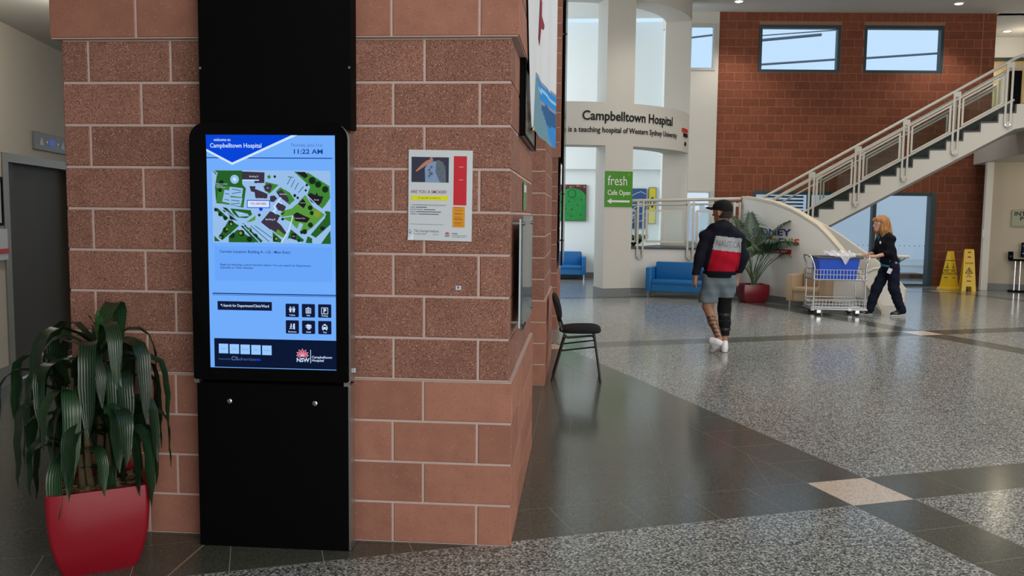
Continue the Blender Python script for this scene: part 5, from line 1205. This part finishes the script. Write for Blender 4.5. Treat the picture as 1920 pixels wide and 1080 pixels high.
L = bpy.data.lights.new('upper_room_assumed_lamp', 'POINT'); L.energy = 14; L.color = (1, .86, .62); L.shadow_soft_size = .1; q = bpy.data.objects.new('upper_room_assumed_lamp', L); COL.objects.link(q); q.location = (11.2, 23.0, 5.9)  # unseen lamp assumed for the lit upper room; no fitting is modelled
L = bpy.data.lights.new('lobby_added_lamp', 'POINT'); L.energy = 34; L.color = (1, .92, .8); L.shadow_soft_size = .15; q = bpy.data.objects.new('lobby_added_lamp', L); COL.objects.link(q); q.location = (-3.9, 6.4, 3.1)  # unseen point light, added to light the lobby
L = bpy.data.lights.new('soffit_added_lamp', 'POINT'); L.energy = 30; L.color = (1, .86, .68); L.shadow_soft_size = .15; q = bpy.data.objects.new('soffit_added_lamp', L); COL.objects.link(q); q.location = (10.6, 18.4, 2.8)  # point light added out of view under the upper floor
# ================================================================== PEOPLE: smooth signed-distance bodies meshed as one surface
def dseg(X, Y, Z, a, b, ra, rb, sq=(1, 1, 1)):
    ax, ay, az = a; dx, dy, dz = b[0]-ax, b[1]-ay, b[2]-az
    px, py, pz = (X-ax), (Y-ay), (Z-az); L2 = dx*dx+dy*dy+dz*dz
    t = np.clip((px*dx+py*dy+pz*dz)/L2, 0, 1) if L2 > 1e-9 else 0*px
    return np.sqrt(((px-t*dx)/sq[0])**2+((py-t*dy)/sq[1])**2+((pz-t*dz)/sq[2])**2)-(ra+(rb-ra)*t)
def sdf_mesh(prims, h, cuts=(), post=None):
    """prims: (a, b, ra, rb, k[, squash]); cuts: functions f(X,Y,Z) that must be <=0 inside"""
    lo = np.min([np.minimum(p[0], p[1])-max(p[2], p[3])*1.35 for p in prims], axis=0)-3*h; hi = np.max([np.maximum(p[0], p[1])+max(p[2], p[3])*1.35 for p in prims], axis=0)+3*h
    n = np.ceil((hi-lo)/h).astype(int)+1
    xs, ys, zs = [lo[i]+h*np.arange(n[i]) for i in range(3)]
    D = np.full(n, .2, np.float32)
    for p in prims:
        a, b, ra, rb, k = p[:5]; sq = p[5] if len(p) > 5 else (1, 1, 1)
        m = max(ra, rb)*max(sq)+k+3*h
        i0 = np.maximum(((np.minimum(a, b)-m-lo)/h).astype(int), 0); i1 = np.minimum(((np.maximum(a, b)+m-lo)/h).astype(int)+2, n)
        sl = tuple(slice(i0[q], i1[q]) for q in range(3))
        X, Y, Z = np.meshgrid(xs[sl[0]], ys[sl[1]], zs[sl[2]], indexing='ij')
        d = dseg(X, Y, Z, a, b, ra, rb, sq).astype(np.float32); o = D[sl]
        if k > 0:
            g_ = np.clip(.5+.5*(o-d)/k, 0, 1); D[sl] = o*(1-g_)+d*g_-k*g_*(1-g_)
        else: D[sl] = np.minimum(o, d)
    X, Y, Z = np.meshgrid(xs, ys, zs, indexing='ij')
    if post: D = post(D, X, Y, Z)
    for c in cuts: D = np.maximum(D, c(X, Y, Z))
    # surface nets
    s = D < 0; nx, ny, nz = D.shape
    cnt = np.zeros((nx-1, ny-1, nz-1), int)
    for q in np.ndindex(2, 2, 2): cnt += s[q[0]:nx-1+q[0], q[1]:ny-1+q[1], q[2]:nz-1+q[2]]
    act = (cnt > 0) & (cnt < 8); idx = np.argwhere(act); vid = np.full(act.shape, -1); vid[act] = np.arange(len(idx))
    P = np.zeros((len(idx), 3)); C = np.zeros(len(idx))
    cr = list(np.ndindex(2, 2, 2))
    for a in cr:
        for ax in range(3):
            if a[ax] == 0:
                b = list(a); b[ax] = 1
                da = D[idx[:, 0]+a[0], idx[:, 1]+a[1], idx[:, 2]+a[2]]; db = D[idx[:, 0]+b[0], idx[:, 1]+b[1], idx[:, 2]+b[2]]
                m = (da < 0) != (db < 0); t = np.where(m, da/np.where(m, da-db, 1), 0)
                pt = np.array(a, float)[None].repeat(len(idx), 0); pt[:, ax] += t; P[m] += pt[m]; C[m] += 1
    P = lo+(idx+P/C[:, None])*h
    F = []
    for ax in range(3):
        o1, o2 = [(1, 2), (2, 0), (0, 1)][ax]
        A = s; sl0 = [slice(None)]*3; sl1 = [slice(None)]*3; sl0[ax] = slice(0, -1); sl1[ax] = slice(1, None)
        fl = A[tuple(sl0)] != A[tuple(sl1)]; e = np.argwhere(fl)
        e = e[(e[:, o1] > 0) & (e[:, o2] > 0) & (e[:, o1] < D.shape[o1]-1) & (e[:, o2] < D.shape[o2]-1)]
        if not len(e): continue
        ins = A[e[:, 0], e[:, 1], e[:, 2]]
        u1 = np.zeros(3, int); u1[o1] = 1; u2 = np.zeros(3, int); u2[o2] = 1
        g4 = [vid[tuple((e-d_).T)] for d_ in (0*u1, u1, u1+u2, u2)]
        q4 = np.stack(g4, 1); q4[~ins] = q4[~ins][:, ::-1]; q4 = q4[:, ::-1]; F.append(q4)
    return P, np.concatenate(F)
def skin_obj(name, PF, mats, parent=None, loc=None, fmat=None, rz=None):
    P, F = PF; me = bpy.data.meshes.new(name); me.from_pydata(P.tolist(), [], F.tolist())
    for m in (mats if isinstance(mats, list) else [mats]): me.materials.append(m)
    if fmat is not None: me.polygons.foreach_set('material_index', fmat(P[F].mean(1)).astype(int).tolist())
    me.polygons.foreach_set('use_smooth', [True]*len(me.polygons)); me.update()
    bm = bmesh.new(); bm.from_mesh(me); bmesh.ops.recalc_face_normals(bm, faces=bm.faces); bm.to_mesh(me); bm.free()
    o = bpy.data.objects.new(name, me); COL.objects.link(o)
    if parent: o.parent = parent
    if loc: o.location = loc
    return o
def V3(*a): return np.array(a, float)
def hand(w, d, n, curl, s=1.0, side=1, spread=.012):
    """palm and five fingers. w wrist, d pointing direction, n back-of-hand normal, curl in radians towards the palm"""
    d = d/np.linalg.norm(d); n = n-d*np.dot(n, d); n = n/np.linalg.norm(n); c = np.cross(d, n)*side     # c points to the thumb side
    pr = [(w, w+d*.085*s, .024*s, .030*s, .02*s), (w+d*.03*s+c*.014*s, w+d*.08*s+c*.022*s, .019*s, .018*s, .012*s), (w+d*.03*s-c*.014*s, w+d*.075*s-c*.024*s, .018*s, .017*s, .012*s)]
    for i, (L, off) in enumerate(((.068, .031), (.078, .0105), (.072, -.0105), (.055, -.030))):
        b = w+d*(.085-.004*abs(i-1))*s+c*off*s; a = 0.; p = b
        for j, f in enumerate((.45, .32, .23)):
            a += curl*(.55+.25*j); q = p+(d*math.cos(a)-n*math.sin(a))*L*f*s+c*off*.06*s
            pr.append((p, q, (.0092-.001*j)*s, (.0086-.001*j)*s, .004*s)); p = q
    b = w+d*.025*s+c*.028*s; q1 = b+(d*.65+c*.62-n*.35)*.042*s; q2 = q1+(d*.9+c*.2-n*.4)*.034*s
    pr += [(b, q1, .0125*s, .0105*s, .008*s), (q1, q2, .0105*s, .0085*s, .004*s)]
    return pr
M_skin = mat('skin_tan', (.38, .19, .12), .5, .4); M_skinw = mat('skin_fair', (.52, .28, .21), .5, .4)
M_navyj = mat('navy_jersey', (.010, .011, .020), .9, .15, bump=(180, .3)); M_redj = mat('red_jersey', (.38, .006, .022), .9, .15, bump=(180, .3)); M_greyj = mat('grey_jersey', (.36, .38, .41), .9, .15, bump=(180, .3))
M_short = mat('grey_shorts', (.15, .19, .22), .9, .15, bump=(60, .35)); M_brace = mat('black_brace', (.007, .007, .008), .85, .2, bump=(90, .3)); M_shoe = mat('white_shoe', (.74, .74, .76), .5, .4); M_cap = mat('black_cap', (.010, .009, .010), .85, .2)
# ------------------------------------------------------------------ man walking away
MO = (1.68, 10.25, 0)
def tattoo(c):  # inked calf on the left leg: an irregular dark pattern
    x, y, z = c.T; k = np.sin(x*95+z*40)+np.sin(z*110+y*60)+np.sin((x+y)*140-z*30)
    return np.where((z > .20) & (z < .44) & (x < .02) & (k > .05), 1, 0)
hd = V3(-.005, .035, 1.655); fd = V3(-.80, .60, 0)          # face turned to the left
rt_ = V3(.6, .8, 0)
man = [(hd+V3(0, 0, .01)-fd*.02, hd+fd*.02+V3(0, 0, .015), .094, .088, .02), (hd+fd*.045+V3(0, 0, -.065), hd+fd*.06+V3(0, 0, -.09), .055, .042, .03), (hd+fd*.10+V3(0, 0, -.005), hd+fd*.115+V3(0, 0, -.03), .010, .015, .012),
       (hd+fd*.092+V3(0, 0, -.066), hd+fd*.094+V3(0, 0, -.066)+rt_*.01, .016, .016, .01)]
for sg in (-1, 1): man += [(hd+rt_*sg*.090+V3(0, 0, -.03), hd+rt_*sg*.096+V3(0, 0, .012), .014, .017, .008)]
man += [(V3(-.005, .01, 1.57), V3(-.01, -.01, 1.44), .056, .062, .03), (V3(-.01, 0, 1.36), V3(-.01, 0, 1.12), .115, .105, .05, (1.25, .85, 1)), (V3(-.01, 0, 1.10), V3(-.015, 0, .93), .105, .125, .05, (1.2, .85, 1)),
        (V3(-.10, 0, 1.40), V3(-.195, 0, 1.385), .06, .058, .04), (V3(.09, 0, 1.40), V3(.19, 0, 1.37), .06, .058, .04)]
LW, RW_ = V3(-.297, .02, .895), V3(.20, .08, .885)
man += [(V3(-.195, 0, 1.385), V3(-.262, -.02, 1.14), .050, .040, .02), (V3(-.262, -.02, 1.14), LW, .040, .028, .02), (V3(.19, 0, 1.37), V3(.25, -.02, 1.12), .050, .040, .02), (V3(.25, -.02, 1.12), RW_, .040, .028, .02)]
man += hand(LW, V3(-.10, .05, -1), V3(-1, -.2, .1), .28, 1.0, 1) + hand(RW_, V3(-.05, .12, -1), V3(1, -.1, 0), .35, 1.0, -1)
man += [(V3(-.10, 0, .92), V3(-.145, .03, .53), .098, .060, .04), (V3(-.145, .03, .53), V3(-.095, -.10, .36), .058, .056, .03), (V3(-.095, -.10, .36), V3(-.04, -.235, .185), .055, .036, .03),
        (V3(.075, 0, .92), V3(.055, .04, .50), .096, .060, .04), (V3(.055, .04, .50), V3(.055, -.01, .34), .058, .056, .03), (V3(.055, -.01, .34), V3(.05, -.055, .10), .054, .036, .03),
        (V3(-.04, -.235, .175), V3(-.085, -.13, .035), .036, .028, .02), (V3(.05, -.06, .08), V3(.065, .10, .035), .036, .028, .02)]
mo_ = skin_obj('person', sdf_mesh(man, .0065), [M_skin, mat('tattoo_ink', (.10, .06, .045), .6)], loc=MO, fmat=tattoo)
tag(mo_, 'man walking away in black cap, navy red pullover, grey shorts and leg brace', 'person')
def folds(D, X, Y, Z): return D+.0045*np.sin(Z*38+X*16+Y*9)+.003*np.sin(X*55-Z*21)
jk = [(V3(-.005, .01, 1.40), V3(-.01, -.01, 1.12), .150, .150, .05, (1.28, .86, 1)), (V3(-.01, 0, 1.12), V3(-.018, 0, .93), .150, .148, .05, (1.27, .92, 1)), (V3(-.10, 0, 1.405), V3(-.195, 0, 1.375), .078, .072, .05), (V3(.09, 0, 1.405), V3(.19, 0, 1.36), .078, .072, .05),
      (V3(-.195, 0, 1.375), V3(-.262, -.02, 1.14), .068, .062, .03), (V3(-.262, -.02, 1.14), LW, .062, .042, .03), (V3(.19, 0, 1.36), V3(.25, -.02, 1.12), .068, .062, .03), (V3(.25, -.02, 1.12), RW_, .062, .042, .03),
      (V3(-.075, -.07, 1.475), V3(.06, -.07, 1.47), .052, .052, .05), (V3(-.005, -.02, 1.50), V3(-.008, 0, 1.46), .078, .085, .04)]
def panel_mat(c):
    x, y, z = c.T; z2 = z+.10*(x)            # panel drops a little to the right, as worn
    left = -.095-.20*(1.385-z); right = .215-.05*(1.385-z); on = (x > left) & (x < right) & (y < .05)
    return np.where(on & (z2 > 1.205) & (z2 < 1.372), 2, np.where(on & (z2 <= 1.205) & (z > .965), 1, 0))
jo = skin_obj('pullover', sdf_mesh(jk, .008, cuts=[lambda X, Y, Z: np.where(X < -.24, .905-Z, .935-Z)], post=folds), [M_navyj, M_redj, M_greyj], mo_, fmat=panel_mat)
bv = BVHTree.FromPolygons([v.co for v in jo.data.vertices], [tuple(p.vertices) for p in jo.data.polygons])
def on_back(x, z):
    h = bv.ray_cast(Vector((x, -1, z)), Vector((0, 1, 0))); p = h[0] if h[0] else Vector((x, -.15, z)); return (p.x, p.y-.003, p.z)
mb = MB(); put_text(mb, 'NAUTICA', lambda x, y: on_back(-.09+x, 1.255+y-.10*(-.09+x)), .105, width=.285, bold=.0); mb.build('chest_lettering', mat('grey_letter', (.20, .21, .24), .9), jo, fix=False)
hm = [(V3(-.015, 0, 1.02), V3(-.018, 0, .83), .150, .148, .0, (1.33, 1.02, 1))]
skin_obj('hem_band', sdf_mesh(hm, .008, cuts=[lambda X, Y, Z: Z-.955, lambda X, Y, Z: .885-Z]), mat('hem_rib', (.006, .006, .010), .9, .15, bump=(120, .4)), jo)
so = [(V3(-.01, 0, .93), V3(-.015, 0, .86), .135, .135, .04, (1.25, .95, 1)), (V3(-.10, 0, .88), V3(-.145, .02, .56), .118, .112, .04), (V3(.075, 0, .88), V3(.062, .03, .62), .116, .100, .04)]
skin_obj('shorts', sdf_mesh(so, .008, cuts=[lambda X, Y, Z: np.where(X < -.03, .578-Z, .645-Z), lambda X, Y, Z: Z-.93], post=lambda D, X, Y, Z: D+.005*np.sin(X*40+Z*22)+.003*np.sin(Z*60)), M_short, mo_)
br = [(V3(.058, .03, .66), V3(.055, .04, .50), .086, .078, .03), (V3(.055, .04, .50), V3(.055, -.01, .34), .076, .070, .03), (V3(.055, -.01, .34), V3(.05, -.05, .16), .068, .058, .03)]
bro = skin_obj('leg_brace', sdf_mesh(br, .008, cuts=[lambda X, Y, Z: .195-Z, lambda X, Y, Z: Z-.67]), M_brace, mo_)
for z, yy, r in ((.44, .02, .079), (.36, -.002, .077), (.27, -.025, .071)):
    MB().lathe([(r, -.016), (r+.003, 0), (r, .016)], (.055, yy, z), 20).build('brace_strap', mat('brace_strap', (.016, .016, .017), .5), bro, smooth=True)
def shoe(name, heel, toe, up, m, s=1.0, sole=None):
    a = (toe-heel); L = np.linalg.norm(a); d = a/L; up = up-d*np.dot(up, d); up = up/np.linalg.norm(up)
    pr = [(heel+d*.035+up*.042, heel+d*L*.45+up*.05, .036*s, .040*s, .03), (heel+d*L*.45+up*.045, toe-d*.04+up*.030, .042*s, .032*s, .03), (heel+d*.05+up*.07, heel+d*.08+up*.105, .040*s, .042*s, .03), (heel+d*.03+up*.022, toe-d*.045+up*.020, .034, .038, .02)]
    f = lambda X, Y, Z: -((X-heel[0])*up[0]+(Y-heel[1])*up[1]+(Z-heel[2])*up[2])
    o = skin_obj(name, sdf_mesh(pr, .006, cuts=[f]), m, mo_ if m is M_shoe else wo_)
    sp_ = [(heel+d*.03+up*.012, toe-d*.042+up*.012, .036, .040, .0)]
    skin_obj('sole', sdf_mesh(sp_, .006, cuts=[f, lambda X, Y, Z: ((X-heel[0])*up[0]+(Y-heel[1])*up[1]+(Z-heel[2])*up[2])-.022]), sole or m, o); return o
shoe('shoe', V3(-.005, -.29, .135), V3(-.10, -.105, .004), V3(-.15, -.85, 1.0), M_shoe)
shoe('shoe', V3(.045, -.135, .003), V3(.075, .15, .003), V3(0, 0, 1), M_shoe)
cp_ = hd+V3(0, 0, .045)
cpo = skin_obj('cap', sdf_mesh([(cp_-fd*.018, cp_+fd*.015, .108, .104, .02)], .006, cuts=[lambda X, Y, Z: (cp_[2]-.022)-Z+((X-cp_[0])*fd[0]+(Y-cp_[1])*fd[1])*.15]), M_cap, mo_)
b_p = cp_+fd*.085+V3(0, 0, .005); tip = cp_+fd*.165+V3(0, 0, .010)
skin_obj('cap_brim', sdf_mesh([(b_p-rt_*.05, b_p+rt_*.05, .05, .05, .02), (tip-rt_*.035, tip+rt_*.035, .03, .03, .05)], .005, post=lambda D, X, Y, Z: np.maximum(D, np.abs(Z-b_p[2]-.06*((X-b_p[0])*fd[0]+(Y-b_p[1])*fd[1])+1.8*((X-b_p[0])*rt_[0]+(Y-b_p[1])*rt_[1])**2)-.010)), M_cap, cpo)
skin_obj('hair', sdf_mesh([(hd+V3(0, 0, .0)-fd*.03, hd-fd*.03+V3(0, 0, -.04), .092, .085, .02)], .006, cuts=[lambda X, Y, Z: ((X-hd[0])*fd[0]+(Y-hd[1])*fd[1])-.0, lambda X, Y, Z: (hd[2]-.07)-Z]), mat('dark_hair', (.018, .012, .010), .8), mo_)
for sg in (-1, 1): skin_obj('eye', sdf_mesh([(hd+fd*.098+rt_*sg*.032+V3(0, 0, .012), hd+fd*.098+rt_*sg*.033+V3(0, 0, .012), .010, .010, 0)], .004), M_ink, mo_)

# ------------------------------------------------------------------ woman pushing the trolley
WO = (5.07, 14.52, 0)
M_navyw = mat('navy_knit', (.006, .006, .010), .9, .15, bump=(150, .3)); M_trous = mat('navy_trousers', (.007, .009, .022), .85, .15, bump=(50, .3)); M_teal = mat('teal_shirt', (.03, .22, .36), .8, .2); M_hair = mat('strawberry_hair', (.34, .15, .045), .55, .4, bump=(70, .5)); M_wshoe = mat('black_shoe', (.008, .008, .010), .5, .3)
hw = V3(-.125, 0, 1.515); fw = V3(-.985, -.17, 0); rw = V3(-.17, .985, 0)
wm = [(hw-fw*.015+V3(0, 0, .015), hw+fw*.02+V3(0, 0, .015), .090, .084, .02), (hw+fw*.05+V3(0, 0, -.06), hw+fw*.06+V3(0, 0, -.088), .050, .038, .03), (hw+fw*.095+V3(0, 0, .0), hw+fw*.118+V3(0, 0, -.030), .008, .013, .012), (hw+fw*.094+V3(0, 0, -.064), hw+fw*.096+V3(0, 0, -.064)+rw*.01, .014, .014, .01)]
for sg in (-1, 1): wm += [(hw+rw*sg*.085+V3(0, 0, -.03), hw+rw*sg*.09+V3(0, 0, .01), .013, .015, .008)]
NW, FW_ = V3(-.255, -.19, .985), V3(-.25, .16, 1.0)
wm += [(V3(-.105, 0, 1.44), V3(-.045, 0, 1.31), .048, .055, .03), (V3(-.02, 0, 1.25), V3(.01, 0, 1.02), .105, .09, .05, (.85, 1.2, 1)), (V3(.02, 0, 1.0), V3(.07, 0, .86), .10, .115, .05, (.9, 1.15, 1)),
       (V3(-.02, -.08, 1.30), V3(.0, -.165, 1.275), .05, .05, .04), (V3(-.04, .08, 1.30), V3(-.06, .165, 1.28), .05, .05, .04),
       (V3(.0, -.165, 1.275), V3(-.03, -.215, 1.05), .046, .036, .02), (V3(-.03, -.215, 1.05), NW, .036, .025, .02), (V3(-.06, .165, 1.28), V3(-.09, .21, 1.06), .046, .036, .02), (V3(-.09, .21, 1.06), FW_, .036, .025, .02)]
wm += hand(NW, V3(-1, .25, .02), V3(.05, -.1, 1), .55, .92, 1) + hand(FW_, V3(-1, -.15, .0), V3(.05, .1, 1), .55, .92, -1)
wm += [(V3(.075, -.085, .86), V3(.11, -.095, .45), .085, .058, .04), (V3(.11, -.095, .45), V3(.25, -.10, .115), .055, .034, .03), (V3(.06, .085, .86), V3(-.105, .08, .45), .085, .058, .04), (V3(-.105, .08, .45), V3(-.225, .07, .12), .055, .034, .03),
       (V3(.25, -.10, .10), V3(.15, -.10, .03), .034, .026, .02), (V3(-.225, .07, .10), V3(-.345, .06, .035), .034, .026, .02)]
wo_ = skin_obj('person', sdf_mesh(wm, .0065), M_skinw, loc=WO)
tag(wo_, 'woman with long strawberry blonde hair in dark navy clothes pushing the wire trolley', 'person')
sw_ = [(V3(-.03, 0, 1.27), V3(.01, 0, 1.04), .128, .128, .05, (.92, 1.28, 1)), (V3(.01, 0, 1.04), V3(.06, 0, .87), .130, .145, .05, (.98, 1.2, 1)), (V3(-.02, -.08, 1.305), V3(.0, -.165, 1.275), .066, .064, .05), (V3(-.04, .08, 1.305), V3(-.06, .165, 1.28), .066, .064, .05),
       (V3(.0, -.165, 1.275), V3(-.03, -.215, 1.05), .066, .058, .03), (V3(-.03, -.215, 1.05), V3(-.085, -.212, 1.035), .056, .050, .03), (V3(-.06, .165, 1.28), V3(-.09, .21, 1.06), .064, .056, .03), (V3(-.09, .21, 1.06), V3(-.15, .20, 1.045), .054, .048, .03), (V3(-.075, -.02, 1.20), V3(-.075, .02, 1.20), .09, .09, .06, (1, 1.3, 1))]
def vneck(X, Y, Z): return .02-np.sqrt(np.maximum(0, (X+.165)**2*.5+(Y*1.6)**2+((Z-1.325)*.62)**2))+.035
swo = skin_obj('sweater', sdf_mesh(sw_, .008, cuts=[lambda X, Y, Z: .835-Z+.12*(X-.06)*0, vneck], post=lambda D, X, Y, Z: D+.004*np.sin(Z*42+X*20)+.003*np.sin(X*60+Y*30)), M_navyw, wo_)
un = [(V3(-.035, 0, 1.30), V3(.0, 0, 1.06), .108, .112, .05, (.92, 1.25, 1)), (V3(.03, 0, .96), V3(.065, 0, .84), .128, .148, .05, (.98, 1.2, 1)), (V3(-.06, 0, 1.36), V3(-.05, 0, 1.30), .062, .08, .03), (V3(-.075, -.02, 1.20), V3(-.075, .02, 1.20), .080, .080, .06, (1, 1.3, 1))]
skin_obj('undershirt', sdf_mesh(un, .008, cuts=[lambda X, Y, Z: .805-Z-.10*(X-.06), lambda X, Y, Z: .03-np.sqrt((X+.16)**2*.6+(Y*1.5)**2+((Z-1.375)*.7)**2)+.03]), M_teal, wo_)
tp = [(V3(.06, 0, .89), V3(.075, 0, .80), .118, .125, .04, (.95, 1.2, 1)), (V3(.075, -.085, .82), V3(.11, -.095, .45), .108, .085, .04), (V3(.11, -.095, .45), V3(.245, -.10, .09), .083, .072, .04), (V3(.06, .085, .82), V3(-.105, .08, .45), .108, .085, .04), (V3(-.105, .08, .45), V3(-.215, .07, .09), .083, .072, .04)]
skin_obj('trousers', sdf_mesh(tp, .008, cuts=[lambda X, Y, Z: .055-Z, lambda X, Y, Z: Z-.88], post=lambda D, X, Y, Z: D+.004*np.sin(Z*34+X*22)+.003*np.sin(Z*70-X*40)), M_trous, wo_)
for hl, to in ((V3(.305, -.10, .028), V3(.065, -.10, .003)), (V3(-.165, .07, .003), V3(-.41, .06, .003))):
    s_ = shoe('shoe', hl, to, V3(-.1 if hl[0] > 0 else 0, 0, 1), M_wshoe, .95, mat('white_sole', (.7, .7, .7), .5))
    d_ = (to-hl)/np.linalg.norm(to-hl); q = hl+d_*.10+V3(0, -.043, .045); MB().add([tuple(q), tuple(q+d_*.03+V3(0, 0, -.014)), tuple(q+d_*.10+V3(0, .004, .012)), tuple(q+d_*.035+V3(0, 0, -.004))], [(0, 1, 2, 3)]).build('side_mark', mat('white_sole', (.7, .7, .7)), s_)
hp = [(hw-fw*.03+V3(0, 0, .04), hw-fw*.01+V3(0, 0, .042), .110, .106, .02), (hw-fw*.075+V3(0, 0, .0), hw-fw*.125+V3(0, 0, -.17), .088, .085, .04), (hw-fw*.12+V3(0, 0, -.14), hw-fw*.11+V3(0, 0, -.20), .075, .05, .03)]
for sg in (-1, 1): hp += [(hw+rw*sg*.065-fw*.01+V3(0, 0, .03), hw+rw*sg*.092-fw*.015+V3(0, 0, -.10), .050, .055, .04), (hw+rw*sg*.092-fw*.015+V3(0, 0, -.10), hw+rw*sg*.085-fw*.03+V3(0, 0, -.215), .052, .032, .03)]
hp += [(hw+fw*.055+rw*-.05+V3(0, 0, .075), hw+fw*.07+rw*.05+V3(0, 0, .07), .035, .035, .03)]
def haircut(X, Y, Z):
    f = (X-hw[0])*fw[0]+(Y-hw[1])*fw[1]; return np.minimum(f-.045, (hw[2]+.055)-Z) if False else np.where(Z < hw[2]+.045, f-.040, -1)
skin_obj('hair', sdf_mesh(hp, .006, cuts=[haircut], post=lambda D, X, Y, Z: D+.005*np.sin((X*fw[0]+Y*fw[1])*90+Z*14)+.004*np.sin((X*rw[0]+Y*rw[1])*110-Z*30)), M_hair, wo_)
for sg in (-1, 1): skin_obj('eye', sdf_mesh([(hw+fw*.094+rw*sg*.031+V3(0, 0, .008), hw+fw*.094+rw*sg*.032+V3(0, 0, .008), .009, .009, 0)], .004), M_ink, wo_)
MB().cbox(-.013, .013, -.003, .003, -.022, .022, .002).build('name_badge', M_paper, wo_, loc=(-.148, -.105, 1.215), rz=math.radians(-50))
bd = MB().cbox(-.032, .032, -.003, .003, -.045, .045, .003).build('hip_badge', mat('badge_pale', (.6, .58, .66), .4), wo_); bd.location = (-.01, -.197, .755); bd.rotation_euler = (0, math.radians(22), math.radians(-12))
